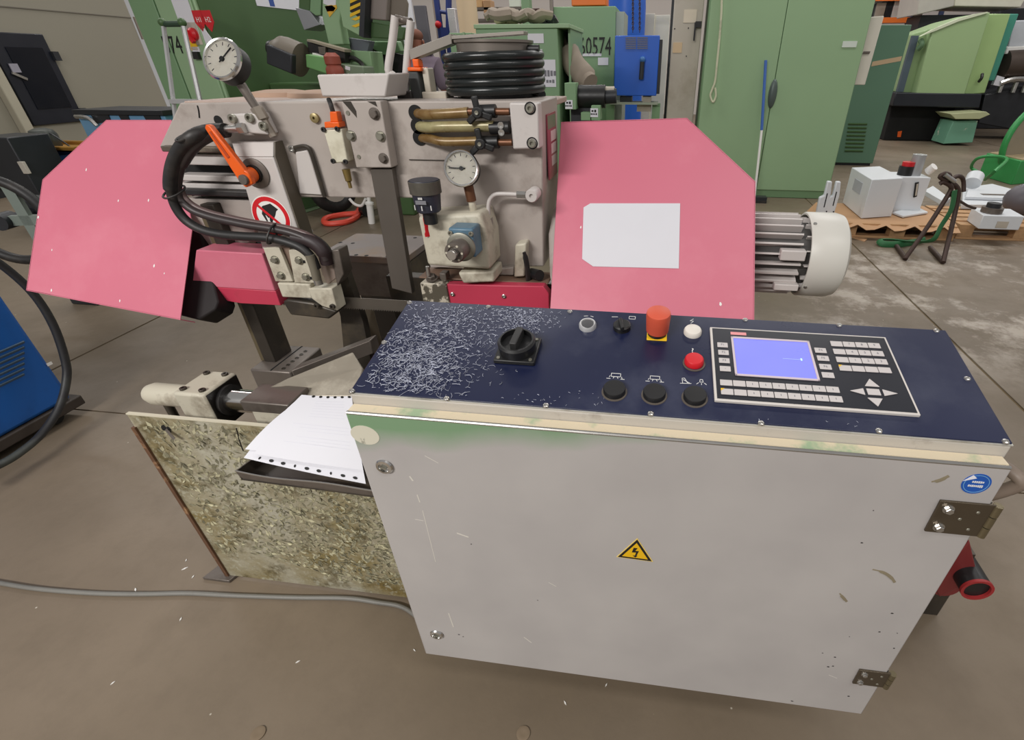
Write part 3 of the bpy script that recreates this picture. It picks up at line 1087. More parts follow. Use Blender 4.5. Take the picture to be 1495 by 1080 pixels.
# ---- work table behind the blade
TZ = .80
tb = MB().box(-1.46, -1.06, 1.90, 2.22, TZ - .03, TZ).build('work_table', pm('stained_table_top', (126, 116, 112), .45, .3, var=.15, scale=6, dirt=(150, 116, 66), damt=.5, dscale=3), saw, .004)
for q in ((497, 354), (515, 355), (502, 360), (490, 366), (520, 372), (535, 373), (566, 374), (606, 347)):
    w = zP(*q, TZ)
    MB().lathe((w.x, w.y, TZ), (0, 0, 1), [(0, .0004), (.009, .0004), (.009, -.004)], 12).build('bolt_hole', HOLE, tb)
MB().box(-1.40, -1.10, 1.93, 1.98, .60, TZ - .03).build('table_front', GUNST, tb, .004)
MB().box(-1.08, -1.055, 1.90, 2.22, .66, TZ - .03).build('table_side', DARKST, tb)
MB().box(-1.38, -1.10, 2.0, 2.18, 0, .60).build('table_pedestal', DARKST, tb, .01)

# ---- saw head: upright beam
YB = 1.38
beam = MB()
yplate(beam, [(262, 150), (500, 147.5), (790, 147), (792, 232), (794, 389), (628, 391), (606, 289), (432, 288), (407, 216), (232, 215)], YB, .215)
beam = beam.build('head_beam', GREY, saw, .004)
t0, t1 = yP(262, 150, YB), yP(790, 147, YB)
MB().box(t0.x + .01, t1.x - .005, YB + .004, YB + .40, t0.z - .012, t0.z + .004).build('top_cover', pm('dusty_top', (176, 154, 142), .6, var=.12, scale=5), beam, .003)
# stepped, slotted left end below the beam
lp = MB()
pbox(lp, 233, 213, 345, 224, YB - .02, .06)
lp.build('lip_bar', pm('dark_lip', (96, 86, 76), .5, .3, var=.25, scale=14, dirt=(150, 138, 120), damt=.6, dscale=16), beam, .003)
for n_, y0, y1, off, mt in (('slide_plate', 224, 243, .005, GREYL), ('slide_plate', 255, 267, .004, GREYL), ('slide_plate', 267, 278, .012, GREYL)):
    m_ = MB()
    pbox(m_, 256, y0, 372, y1, YB + off, .05)
    m_.build(n_, mt, beam, .003)
m_ = MB()
pbox(m_, 250, 224, 372, 285, YB + .05, .05)
m_.build('slot_back', HOLE, beam)
m_ = MB()
pbox(m_, 262, 276, 375, 289, YB - .012, .07)
m_.build('rubber_wiper', BLACKM, beam, .004)
m_ = MB()
yplate(m_, [(270, 289), (372, 291), (372, 345), (352, 368), (302, 365), (284, 335)], YB + .012, .05)
m_.build('tension_box', GREY, beam, .004)
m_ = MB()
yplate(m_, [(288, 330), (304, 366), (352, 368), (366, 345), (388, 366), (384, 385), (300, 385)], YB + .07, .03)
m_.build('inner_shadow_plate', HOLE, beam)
# end label plate on the right flank
XR = yP(790, 147, YB).x
lbl = MB().box(XR - .001, XR + .0025, YB + .05, YB + .17, t1.z - .20, t1.z - .035).build('type_plate', pm('plate_red', (150, 70, 84), .4, var=.05), beam)
for i in range(3):
    MB().box(XR + .0022, XR + .0030, YB + .09, YB + .16, t1.z - .105 - i * .032, t1.z - .079 - i * .032).build('plate_field', pm('plate_field', (206, 186, 184), .5), lbl)
MB().box(XR + .0022, XR + .0030, YB + .055, YB + .16, t1.z - .072, t1.z - .04).build('plate_field', pm('plate_green', (106, 118, 92), .5), lbl)
NY = V((0, -1, 0))
# holes, bushes and weld lines on the beam
for q, r in (((461, 172), .012),):
    w = yP(*q, YB)
    MB().lathe(w, NY, [(0, 0), (r, 0), (r, .008), (r * .55, .01), (r * .3, .01), (r * .3, .004), (0, .004)], 20).build('bush', pm('brass_bush', (150, 136, 96), .4, .5, var=.2), beam)
w = yP(319, 176, YB)
MB().lathe(w, NY, [(0, 0), (.013, 0), (.013, .001), (0, .001)], 18).build('drill_hole', HOLE, beam)
m_ = MB()
m_.tube([yP(288, 154, YB - .001), yP(290, 162, YB - .001), yP(291, 172, YB - .001)], .0016, 6, 3)
m_.build('paint_crack', HOLE, beam)
m_ = MB()
pbox(m_, 597, 232.5, 655, 235, YB - .003, .004)
m_.build('weld_seam', DARKST, beam)
# raised cover outline left of the switch
m_ = MB()
for a, b2 in (((430, 217), (448, 214)), ((448, 214), (455, 225)), ((455, 225), (473, 286)), ((436, 283), (473, 286))):
    pass
yplate(m_, [(431, 222), (448, 219), (452, 226), (470, 285), (437, 283)], YB - .008, .009)
m_.build('side_cover', GREYL, beam, .003)
m_ = MB()
m_.tube([yP(430, 216, YB - .008), yP(447, 214, YB - .008), yP(456, 228, YB - .008), yP(474, 287, YB - .008)], .006, 8, 4)
m_.build('cover_seal', DARKST, beam)
socket(yP(427, 217, YB - .004), NY, .009, beam, mat=STEEL)

# front mounting plate with screws
YP = 1.34
m_ = MB()
yplate(m_, [(498, 148), (555, 147), (572, 245), (520, 245)], YP, .04)
plate = m_.build('mounting_plate', GREY, saw, .003)
hexbolt(yP(547, 166, YP), NY, .011, plate, 'bolt', GUNST)
hexbolt(yP(513, 198, YP), NY, .010, plate)
hexbolt(yP(556, 199, YP), NY, .010, plate)
hexbolt(yP(560, 231, YP), NY, .010, plate, 'bolt', GUNST)
for q in ((508, 165), (524, 229)):
    MB().lathe(yP(*q, YP), NY, [(0, 0), (.006, 0), (.005, .002), (0, .002)], 14).build('dowel', ZINC, plate)
for pts in (((500, 148), (512, 148), (520, 162), (521, 172)), ((536, 148), (548, 148), (551, 156))):
    m_ = MB()
    yplate(m_, list(pts), YP - .0005, .0005)
    m_.build('chipped_paint', DARKST, plate, smooth_=False)
# hanging arm bar of the right guide
m_ = MB()
yplate(m_, [(540, 246), (572, 246), (602, 429), (572, 421)], YP + .012, .022)
m_.build('guide_bar', pm('bar_steel', (98, 92, 86), .4, .4, var=.15, scale=7), saw, .002)
# counterweight box on the top
a, b2 = yP(463, 108, 1.36), yP(569, 140, 1.36)
MB().hexa([(yP(470, 141, 1.36)), (yP(563, 142, 1.36)), yP(563, 142, 1.36) + V((0, .12, 0)), yP(470, 141, 1.36) + V((0, .12, 0)),
           (yP(462, 109, 1.36)), (yP(568, 107, 1.36)), yP(568, 107, 1.36) + V((0, .12, 0)), yP(462, 109, 1.36) + V((0, .12, 0))]).build('top_box', GREYL, saw, .004)
# limit switch with orange cable gland
YL = 1.345
m_ = MB()
yplate(m_, [(472, 190), (498, 188), (508, 236), (486, 239)], YL, .035)
ls = m_.build('limit_switch', pm('switch_cream', (212, 208, 188), .5, var=.06, dirt=(130, 116, 84), damt=.5, dscale=9), saw, .003)
for q in ((473, 189), (493, 188), (487, 235), (505, 236)):
    socket(yP(*q, YL), NY, .0065, ls, mat=BLACKM)
m_ = MB()
yplate(m_, [(473, 178), (494, 178), (496, 186), (474, 187)], YL - .004, .03)
yplate(m_, [(481, 163), (491, 163), (494, 178), (482, 178)], YL, .022)
m_.build('cable_gland', ORANGE, ls, .002)
MB().tube([yP(486, 163, YL + .01), yP(483, 153, YL + .01), yP(480, 145, YL + .02)], .006, 8, 4).build('gland_cable', BLACKM, ls)
MB().lathe(yP(505, 247, YL + .01), (0, 0, -1), [(0, 0), (.011, 0), (.009, .03), (.005, .034), (.005, .05), (0, .05)], 14).build('plunger', pm('brass_plunger', (150, 130, 80), .35, .7), ls)

# ---- left guide arm with orange lever
YA = 1.33
m_ = MB()
yplate(m_, [(345, 229), (399, 229), (438, 345), (446, 364), (383, 364)], YA, .05)
arm = m_.build('guide_arm', GREYL, saw, .004)
A, B_ = [yP(345, 229, YA), yP(399, 229, YA)], [yP(338, 208, YA + .02), yP(399, 207, YA + .02)]
MB().hexa([A[0], A[1], A[1] + V((0, .05, 0)), A[0] + V((0, .05, 0)), B_[0], B_[1], B_[1] + V((0, .03, 0)), B_[0] + V((0, .03, 0))]).build('arm_top', GREYL, arm, .002)
e0, e1 = yP(400, 228, YA), yP(446, 364, YA)
e2 = yP(400, 207, YA + .02)
MB().prism([e0, e1, e1 + V((0, .05, 0)), e2 + V((0, .03, 0)), e2], (.004, 0, 0)).build('arm_side', pm('arm_side_olive', (92, 84, 72), .5, var=.15, scale=9), arm)
hub = yP(374, 253, YA)
MB().lathe(hub, NY, [(0, 0), (.040, 0), (.040, .004), (.030, .007), (0, .007)], 36).build('washer', GUNST, arm)
MB().cyl(hub + NY * .006, hub + NY * .014, .024, n=28).build('collar', BLACK, arm)
hl = MB().cyl(hub + NY * .014, hub + NY * .05, .020, n=28).build('clamp_lever', ORANGE, saw, .003)
hy = hub.y - .05
p0, p1 = yP(357, 262, hy), yP(302, 185, hy)
dd = (p1 - p0)
ln = dd.length
dd.normalize()
sd = V((dd.z, 0, -dd.x))
MB().prism([p0 - dd * .018 - sd * .014, p0 - dd * .018 + sd * .014, p0 + sd * .020, p0 + dd * .05 + sd * .016, p0 + dd * ln + sd * .0095, p0 + dd * (ln + .006), p0 + dd * ln - sd * .0095, p0 + dd * .05 - sd * .016, p0 - sd * .020], (0, .016, 0)).build('lever_arm', ORANGE, hl, .003)
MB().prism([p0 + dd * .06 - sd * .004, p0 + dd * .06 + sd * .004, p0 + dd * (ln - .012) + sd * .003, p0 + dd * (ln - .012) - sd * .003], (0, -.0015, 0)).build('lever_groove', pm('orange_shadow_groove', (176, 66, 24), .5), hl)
MB().lathe(p0, NY, [(0, -.002), (.0135, -.002), (.0135, .006), (.012, .008), (0, .008)], 22).build('lever_cap', GUNST, hl)
# prohibition sign
sc_ = yP(396, 316, YA - .0008)
SM = FY(sc_)
SR = .060
ps = MB(SM).lathe((0, 0, -.0004), (0, 0, 1), [(0, 0), (SR, 0), (SR, .0006), (0, .0006)], 40).build('prohibition_sign', WHITE, arm)
MB(SM).lathe((0, 0, .0002), (0, 0, 1), [(SR * .74, 0), (SR * .95, 0), (SR * .95, .0005), (SR * .74, .0005), (SR * .74, 0)], 40).build('red_ring', REDP, ps)
hand = [(.18, .63), (.50, .36), (.36, .26), (.27, .10), (.16, -.05), (.06, -.14), (-.04, -.30), (-.12, -.27), (-.14, -.20), (-.10, -.04), (-.16, -.08), (-.24, .04), (-.29, .08), (-.25, -.24), (-.33, -.24), (-.45, .12), (-.38, .26), (-.31, .49)]
MB(SM).prism([(x * SR, y * SR, .0003) for x, y in hand], (0, 0, .0004)).build('hand_symbol', INKK, ps, smooth_=False)
MB(SM).obox((0, 0, .0010), SR * 1.66, SR * .13, .0004, Matrix.Rotation(math.radians(-45), 3, 'Z')).build('red_bar', REDP, ps)

# ---- blade cover, blade and left guide
YG = 1.30


def g_(x, y, off=0.0):
    return yP(x, y, YG + off)


MB().hexa([g_(280, 417), g_(402, 425), g_(402, 425) + V((0, .09, 0)), g_(280, 417) + V((0, .09, 0)), g_(286, 365), g_(382, 370), g_(382, 370) + V((0, .09, 0)), g_(286, 365) + V((0, .09, 0))]).build('blade_cover', PINK, saw, .003)
MB().prism([g_(280, 417), g_(402, 425), g_(410, 446), g_(352, 443), g_(283, 431)], (0, .09, 0)).build('blade_cover_skirt', RED, saw, .002)
for pts in (((384, 362), (407, 361), (428, 411), (402, 411)), ((421, 365), (447, 365), (461, 413), (430, 413))):
    m_ = MB()
    yplate(m_, list(pts), YG - .012, .012)
    m_.build('guide_plate', CREAM, saw, .002)
m_ = MB()
yplate(m_, [(405, 361), (423, 363), (433, 413), (426, 412)], YG + .002, .02)
m_.build('plate_gap', pm('gap_brown', (132, 112, 98), .6, var=.1), saw)
for q in ((402, 379), (437, 380), (411, 402), (447, 404)):
    w = yP(*q, YG - .012)
    b_ = hexbolt(w, NY, .0095, saw, 'guide_bolt')
    MB().obox(w + V((.012 if q[0] > 420 else -.010, -.001, -.003)), .012, .002, .008).build('slot', HOLE, b_)
m_ = MB()
yplate(m_, [(404, 413), (452, 415), (456, 436), (412, 434)], YG - .016, .05)
m_.build('guide_shoe', CREAM, saw, .004)
m_ = MB()
yplate(m_, [(450, 421), (484, 421), (493, 454), (470, 447), (455, 436)], YG - .018, .05)
gs = m_.build('guide_shoe', CREAM, saw, .003)
for q in ((463, 446), (486, 447)):
    socket(yP(*q, YG - .020), NY, .0085, gs)
m_ = MB()
yplate(m_, [(412, 440), (420, 437), (455, 442), (492, 455), (480, 466), (424, 460)], YG - .014, .06)
m_.build('guide_jaw', DARKST, saw, .006)
# pocket with coolant nozzle right of the plates
m_ = MB()
yplate(m_, [(463, 370), (482, 370), (491, 406), (478, 416), (470, 400)], YG + .02, .012)
m_.build('nozzle_pocket', pm('pocket_pink_grey', (164, 146, 136), .5, var=.15, scale=12), saw, .003)
m_ = MB()
yplate(m_, [(482, 366), (494, 364), (502, 400), (492, 418)], YG + .01, .05)
m_.build('pocket_cheek', GUNST, saw, .003)
m_ = MB()
yplate(m_, [(490, 400), (505, 398), (530, 470), (545, 545), (505, 545), (497, 460)], YG + .07, .03)
m_.build('guide_backplate', DARKST, saw)
MB().tube([g_(452, 372, -.02), g_(459, 392, -.02), g_(463, 408, -.02)], .013, 10, 4).build('nozzle_tube', pm('grey_hose', (112, 106, 92), .5), saw)
MB().cyl(g_(463, 407, -.02), g_(466, 415, -.02), .012, n=14).build('nozzle_tip', STEEL, saw)
bz0, bz1 = yP(560, 452, 1.345).z, yP(560, 437, 1.345).z
bl = MB()
bx = -1.30
while bx < -.28:
    bl.add([(bx, 1.345, bz0), (bx + .008, 1.345, bz0), (bx + .002, 1.345, bz0 - .006), (bx, 1.3465, bz0), (bx + .008, 1.3465, bz0), (bx + .002, 1.3465, bz0 - .006)], [(0, 1, 2), (3, 4, 5), (0, 1, 4, 3), (1, 2, 5, 4), (2, 0, 3, 5)])
    bx += .008
bl.box(-1.30, -.28, 1.345, 1.3465, bz0, bz1)
bl.build('saw_blade', pm('blade_steel', (120, 114, 106), .3, .7, var=.15, scale=10), saw, smooth_=False)
# ---- right guide: gear housing, blue gearbox, dial knob
YH = 1.27
gh = MB()
yplate(gh, [(609, 316), (701, 311), (712, 345), (716, 394), (624, 388)], YH, .11)
gh = gh.build('gear_housing', CREAM, saw, .010, seg=3)
m_ = MB()
yplate(m_, [(668, 398), (720, 396), (722, 412), (676, 414)], YH + .01, .09)
m_.build('housing_foot', CREAM, gh, .006)
ga, gb = yP(654, 335, YH - .06), yP(692, 376, YH - .06)
bg_ = MB().box(ga.x, gb.x + .006, YH - .06, YH, gb.z, ga.z + .004).build('gearbox', BLUEG, saw, .005)
for q in ((658, 340), (688, 341)):
    socket(yP(*q, YH - .06), NY, .0065, bg_, mat=ZINC)
fc = yP(674, 360, YH - .06)
MB().lathe(fc, NY, [(0, 0), (.038, 0), (.038, .006), (.030, .009), (0, .009)], 36).build('flange', ZINC, bg_)
MB().lathe(fc, NY, [(0, .008), (.0265, .008), (.0265, .05), (.024, .054), (.017, .054), (.017, .05), (0, .05)], 32).build('bearing_boss', GUNST, bg_)
for i in range(6):
    A = i * math.pi / 3
    MB().lathe(fc + V((math.cos(A) * .0205, -.054, math.sin(A) * .0205)), NY, [(0, 0), (.003, 0), (.003, .001), (0, .001)], 8).build('ring_screw', CREAM, bg_)
MB().lathe(fc, NY, [(0, .05), (.0125, .05), (.0125, .072), (.0115, .073), (0, .073)], 22).build('shaft_stub', STEEL, bg_)
# dial knob
YK = 1.25
kt, kb = yP(617, 262, YK), yP(621, 309, YK)
kn = MB().lathe((kt.x + .003, YK, kb.z), (0, 0, 1), [(0, 0), (.026, 0), (.031, .004), (.0365, .05), (.0385, kt.z - kb.z - .004), (.037, kt.z - kb.z), (0, kt.z - kb.z)], 36).build('setting_dial', pm('dial_blue_black', (44, 46, 58), .45, var=.1), saw)
h_ = kt.z - kb.z
MB().lathe((kt.x + .003, YK, kb.z), (0, 0, 1), [(.0388, h_ * .60), (.0398, h_ * .60), (.0402, h_ * .97), (.0388, h_ * .98), (.0388, h_ * .6)], 60).build('knurled_grip', pm('knurl', (86, 82, 74), .5, .2, var=.3, scale=60), kn)
kc_ = V((kt.x + .003, YK, kb.z))
marks(FY(kc_ + V((0, -.0392, h_ * .52))), .012, .006, 3, INKW, kn, 5)
MB().box(kc_.x - .014, kc_.x + .014, YK - .0398, YK - .0385, kb.z + h_ * .34, kb.z + h_ * .46).build('scale_window', INKG, kn)
for i in (-1, 0, 1):
    MB().obox(kc_ + V((.0385 * math.sin(i * .6), -.0385 * math.cos(i * .6), h_ * .22)), .002, .002, .012).build('index_mark', INKW, kn)
MB().cyl((kc_.x, YK, kb.z - .03), (kc_.x, YK, kb.z), .018, n=18).build('dial_stem', BLACK, kn)
m_ = MB()
m_.tube([yP(620, 313, YH - .001), yP(623, 325, YH - .001), yP(624, 335, YH - .001), yP(626, 345, YH - .001)], [.006, .008, .007, .010], 8, 4, flat=.15)
m_.build('paint_mark', REDP, gh)
# right pressure gauge with stem
gc = yP(674, 246, 1.285)
g1 = gauge(saw, gc, (.12, -.93, .30), .044, .028, needle=math.radians(178))
MB().cyl(gc + V((.004, .02, -.045)), gc + V((.008, .02, -.085)), .013, n=16).build('gauge_stem', COPPER, g1)
MB().cyl(gc + V((.008, .02, -.085)), gc + V((.010, .02, -.115)), .0095, n=14).build('stem_neck', CREAM, g1)
MB().lathe(gc + V((.010, .02, -.115)), (0, 0, -1), [(0, 0), (.014, 0), (.014, .012), (0, .012)], 6).build('stem_nut', ZINC, g1)
# oil pipe
pp = 1.335
m_ = MB()
m_.tube([yP(713, 325, pp), yP(713, 312, pp), yP(713, 300, pp), yP(716, 290, pp), yP(723, 284, pp), yP(735, 283, pp), yP(757, 284, pp)], .0058, 10, 5)
op = m_.build('oil_pipe', GREYL, saw)
MB().lathe(yP(714, 318, pp), (0, 0, -1), [(0, 0), (.0115, 0), (.0115, .022), (.009, .024), (.009, .038), (0, .038)], 6).build('pipe_nut', STEEL, op)
MB().lathe(yP(755, 284, pp), (1, 0, 0), [(0, 0), (.010, 0), (.010, .024), (0, .024)], 6).build('pipe_nut', STEEL, op)
w = yP(776, 286, pp - .01)
MB().lathe(w, NY, [(0, -.045), (.0165, -.045), (.0175, 0), (.015, .004), (.006, .004), (.005, -.002), (0, -.002)], 26).build('banjo_fitting', GREYL, op)
# small clamp bracket with black lever
m_ = MB()
yplate(m_, [(752, 357), (768, 355), (766, 404), (750, 405)], 1.34, .05)
cl = m_.build('clamp_bracket', CREAM, saw, .005)
MB().tube([yP(765, 368, 1.325), yP(769, 385, 1.33), yP(772, 410, 1.335)], [.006, .009, .010], 8, 4, flat=.5).build('clamp_handle', BLACKM, cl)
MB().cyl(yP(776, 399, 1.36), yP(788, 402, 1.33), .016, n=16).build('clamp_knob', BLACK, cl)
m_ = MB()
yplate(m_, [(724, 393), (750, 390), (750, 402), (724, 402)], 1.36, .05)
m_.build('lower_block', GREY, saw, .003)
# red strip guard and peeling end block
YR = 1.29
m_ = MB()
yplate(m_, [(651, 415), (793, 418), (801, 428), (802, 452), (656, 446)], YR, .03)
rs = m_.build('blade_strip_guard', RED, saw, .002)
for q in ((661, 429), (736, 432)):
    w = yP(*q, YR)
    MB().lathe(w, NY, [(0, 0), (.0062, 0), (.0062, .004), (.004, .0055), (.003, .0055), (.003, .003), (0, .003)], 16).build('guard_screw', STEEL, rs)
m_ = MB()
yplate(m_, [(613, 413), (651, 415), (657, 446), (618, 444)], YR - .006, .06)
m_.build('guide_end_block', CHIPPED, saw, .003)
m_ = MB()
pbox(m_, 611, 404, 800, 416, YR + .03, .09)
m_.build('guide_ledge', pm('rusty_ledge', (120, 96, 80), .6, .1, var=.25, scale=14), saw, .003)
hexbolt(yP(631, 407, YR + .01), (0, -.3, 1), .013, saw, 'stop_bolt', GUNST)
m_ = MB()
pbox(m_, 641, 399, 652, 409, YR + .005, .03)
m_.build('stop_block', GUNST, saw, .002)
MB().cyl(yP(624, 389, YR), yP(626, 402, YR), .006, n=12).build('stop_pin', STEEL, saw)
# ---- manifold block with three hoses
YM = 1.335
m_ = MB()
yplate(m_, [(743, 150), (785, 150), (788, 217), (749, 218)], YM, .045)
mf = m_.build('manifold_block', GREYL, saw, .004)
for q in ((774, 158), (777, 209)):
    w = yP(*q, YM)
    MB().lathe(w, NY, [(.0115, .0002), (.0145, .0002), (.0145, .0010), (.0115, .0010), (.0115, .0002)], 24).build('counterbore', HOLE, mf)
    socket(w, NY, .010, mf, mat=ZINC)
for (x0, y0), (x1, y1), (x2, y2), mt, r in (((610, 166), (650, 166), (684, 164), BRASSH, .0125), ((613, 185), (650, 185), (722, 184), BRASSH2, .0135), ((616, 202), (650, 207), (700, 206), BRASSH, .0115)):
    w = yP(x0 - 3, y0 - 1, YB - .001)
    MB().lathe(w, NY, [(0, 0), (.0195, 0), (.0195, .0012), (0, .0012)], 24).build('hose_hole', HOLE, beam)
    m_ = MB()
    m_.tube([yP(x0 - 3, y0 - 1, YB + .03), yP(x0 + 2, y0, YB), yP(x0 + 14, y0 + 1, YB - .025), yP(x1, y1, YB - .035), yP(x2, y2, YB - .035)], r, 14, 6)
    m_.build('coolant_hose', mt, saw)
for i, (x, y) in enumerate(((702, 163), (722, 187), (706, 208))):
    w = yP(x, y, YB - .036)
    vv = MB().cyl(yP(x - 18, y, YB - .036), yP(x + 42 if i != 1 else x + 22, y, YB - .036), .0085, n=14).build('hose_valve', GUNST if i == 1 else COPPER, saw)
    MB().cyl(yP(x - 6, y, YB - .036), yP(x + 22, y - 1, YB - .036), .0155, n=18).build('valve_body', BLACK, vv)
    if i != 1:
        hm = MB()
        for k in range(3):
            A = math.radians(100 + 120 * k)
            hm.obox(w + V((math.cos(A) * .018, -.022, math.sin(A) * .018)), .036, .012, .015, Matrix.Rotation(-A, 3, 'Y'))
        hm.cyl(w + V((0, -.014, 0)), w + V((0, -.032, 0)), .014, n=14)
        hm.build('valve_handle', BLACK, vv, .003)
        MB().lathe(w + V((0, -.032, 0)), NY, [(0, 0), (.005, 0), (.005, .003), (.002, .003), (0, .002)], 12).build('handle_screw', ZINC, vv)
    else:
        for k in (-1, 1):
            MB().lathe(w + V((.022, -.012, k * .008)), NY, [(0, 0), (.008, 0), (.008, .006), (.003, .006), (0, .005)], 14).build('hose_clip', STEEL, vv)
# ---- upper left valve block with gauge
YV = 1.335
m_ = MB()
yplate(m_, [(334, 167), (376, 165), (392, 197), (346, 193)], YV, .045)
vb = m_.build('valve_block', GREYL, saw, .004)
for q in ((341, 173), (366, 172), (386, 184)):
    w = yP(*q, YV)
    socket(w, NY, .0115, vb, mat=ZINC)
m_ = MB()
m_.cyl(yP(305, 191, YV + .005), yP(332, 187, YV + .005), .0125, n=16).cyl(yP(330, 189, YV - .005), yP(352, 188, YV - .005), .010, n=12).cyl(yP(350, 188, YV - .006), yP(358, 187, YV - .006), .014, n=6)
m_.build('hose_fitting', STEEL, vb)
gc = yP(326, 87, 1.33)
g2 = gauge(saw, gc, (.0, -.78, .42), .050, .034, needle=math.radians(48))
gn = V((.0, -.78, .42)).normalized()
gs0 = gc - gn * .02
MB().cyl(gs0 + V((.012, 0, -.045)), gs0 + V((.034, .0, -.10)), .012, .010, n=14).build('gauge_stem', GUNST, g2)
MB().lathe(gs0 + V((.034, 0, -.098)), V((.016, .0, -.045)), [(0, 0), (.0155, 0), (.0155, .03), (.010, .034), (.010, .075), (0, .075)], 6).build('stem_nut', pm('tan_fitting', (150, 140, 128), .4, .4), g2)
# black hydraulic hoses sweeping down to the guide
hz = [(329, 190), (305, 191), (283, 199), (264, 216), (253, 240), (249, 265), (251, 284), (258, 304), (272, 322), (294, 335), (322, 342), (355, 345), (390, 347), (418, 353), (440, 362), (455, 376), (462, 392)]
offs = [.0] * len(hz)
YHS = 1.285
m_ = MB()
m_.tube([yP(x, y, YHS + (.04 if i < 2 else 0)) for i, (x, y) in enumerate(hz)], [.0175] * 3 + [.013] * 5, 12, 5)
h1 = m_.build('hydraulic_hose', BLACKM, saw)
hz2 = [(331, 192), (312, 196), (292, 206), (276, 222), (264, 243), (259, 266), (260, 282), (266, 294), (282, 307), (306, 316), (335, 323), (365, 329), (398, 334), (425, 340), (450, 350), (468, 364), (476, 380)]
m_ = MB()
m_.tube([yP(x, y, YHS + .012 + (.03 if i < 2 else 0)) for i, (x, y) in enumerate(hz2)], [.015] * 2 + [.0115] * 5, 12, 5)
m_.build('hydraulic_hose', pm('brown_black_rubber', (54, 46, 46), .45, var=.2, scale=14), saw)
m_ = MB()
m_.tube([yP(x + 5, y - 5, YHS + .02) for x, y in hz2[6:-1]], .0075, 10, 5)
m_.build('hydraulic_hose', pm('brown_rubber', (96, 78, 76), .4, var=.15, scale=14), saw)
for q, rr in (((254, 280), .028), ((398, 341), .026), ((272, 199), .021)):
    w = yP(*q, YHS + .004)
    ti = MB()
    ti.tube([w + V((math.cos(k * .7854) * rr * (1 if q[0] < 300 else .35), math.sin(k * .7854) * .03, math.sin(k * .7854) * rr * .4 + math.cos(k * .7854) * rr * (.1 if q[0] < 300 else .9))) for k in range(8)], .003, 6, 3, closed=True)
    ti.build('cable_tie', BLACKM, saw)
# bundle over the guide, joining the nozzle
m_ = MB()
m_.tube([yP(x, y, YHS + .02) for x, y in ((430, 346), (455, 352), (472, 366), (478, 385))], [.022, .022, .018], 12, 5)
m_.build('hose_boot', pm('dark_boot', (44, 32, 34), .5, var=.15), saw)

# ---- leaning band wheel guards
LEAN = math.radians(36)
HV = V((0, math.sin(LEAN), math.cos(LEAN)))
HN = V((1, 0, 0)).cross(HV)            # towards the operator
HM = frame((0, 1.3, 1.0), (1, 0, 0), HV)
HMI = HM.inverted()


def hp(x, y, w=0.0):
    q = HMI @ plP(x, y, V((0, 1.3, 1.0)) + HN * w, HN)
    return V((q.x, q.y, w))


def guard(poly, depth, name='wheel_guard', skip=()):
    P = [hp(*q) for q in poly]
    g = MB(HM).prism([V((q.x, q.y, -.003)) for q in P], (0, 0, .003)).build(name, PINK, saw, .0015)
    n = len(P)
    for i in range(n):
        if i in skip:
            continue
        a, b2 = P[i], P[(i + 1) % n]
        ctr = sum(P, V()) / n
        t = (b2 - a).normalized()
        nn = V((-t.y, t.x, 0))
        if nn.dot(ctr - a) < 0:
            nn = -nn
        MB(HM).hexa([a, b2, b2 + nn * .003, a + nn * .003, a - V((0, 0, depth)), b2 - V((0, 0, depth)), b2 + nn * .003 - V((0, 0, depth)), a + nn * .003 - V((0, 0, depth))]).build('guard_flange', PINK, g)
    return g


gl = guard([(155, 175), (250, 175), (281, 330), (263, 467), (38, 424), (62, 262)], .05, skip=(1, 2))
gr = guard([(819, 178), (1003, 172), (1103, 265), (1101, 480), (802, 470)], .16, skip=(4,))
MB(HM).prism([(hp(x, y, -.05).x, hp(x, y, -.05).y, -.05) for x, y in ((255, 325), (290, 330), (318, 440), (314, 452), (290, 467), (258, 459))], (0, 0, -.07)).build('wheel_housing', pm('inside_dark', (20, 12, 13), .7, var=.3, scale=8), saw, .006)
MB(HM).prism([(hp(x, y, -.03).x, hp(x, y, -.03).y, -.03) for x, y in ((808, 300), (800, 340), (802, 400), (808, 440), (840, 440), (840, 300))], (0, 0, -.10)).build('wheel_housing', GREY, saw, .01)
q = [hp(x, y, .0005) for x, y in ((862, 297), (993, 297), (991, 392), (866, 389), (850, 378), (852, 303))]
MB(HM).prism([V((a.x, a.y, .0004)) for a in q], (0, 0, .0014)).build('blank_sign', pm('off_white_plate', (212, 212, 218), .5, var=.03, scale=9), gr, smooth_=False)
cpm = MB(HM)
for x, y in ((126, 248), (173, 293), (217, 292), (76, 365), (225, 388), (56, 317), (240, 399), (175, 439), (848, 332), (1052, 444), (75, 424)):
    a = hp(x, y)
    s = random.uniform(.003, .008)
    cpm.prism([(a.x + math.cos(k) * s * random.uniform(.3, .6), a.y + math.sin(k) * s * random.uniform(.7, 1.2), .0001) for k in (0, 1.3, 2.4, 3.6, 5)], (0, 0, .0004))
tag(cpm.build('paint_chips', WHITE, gl, smooth_=False), kind='stuff')

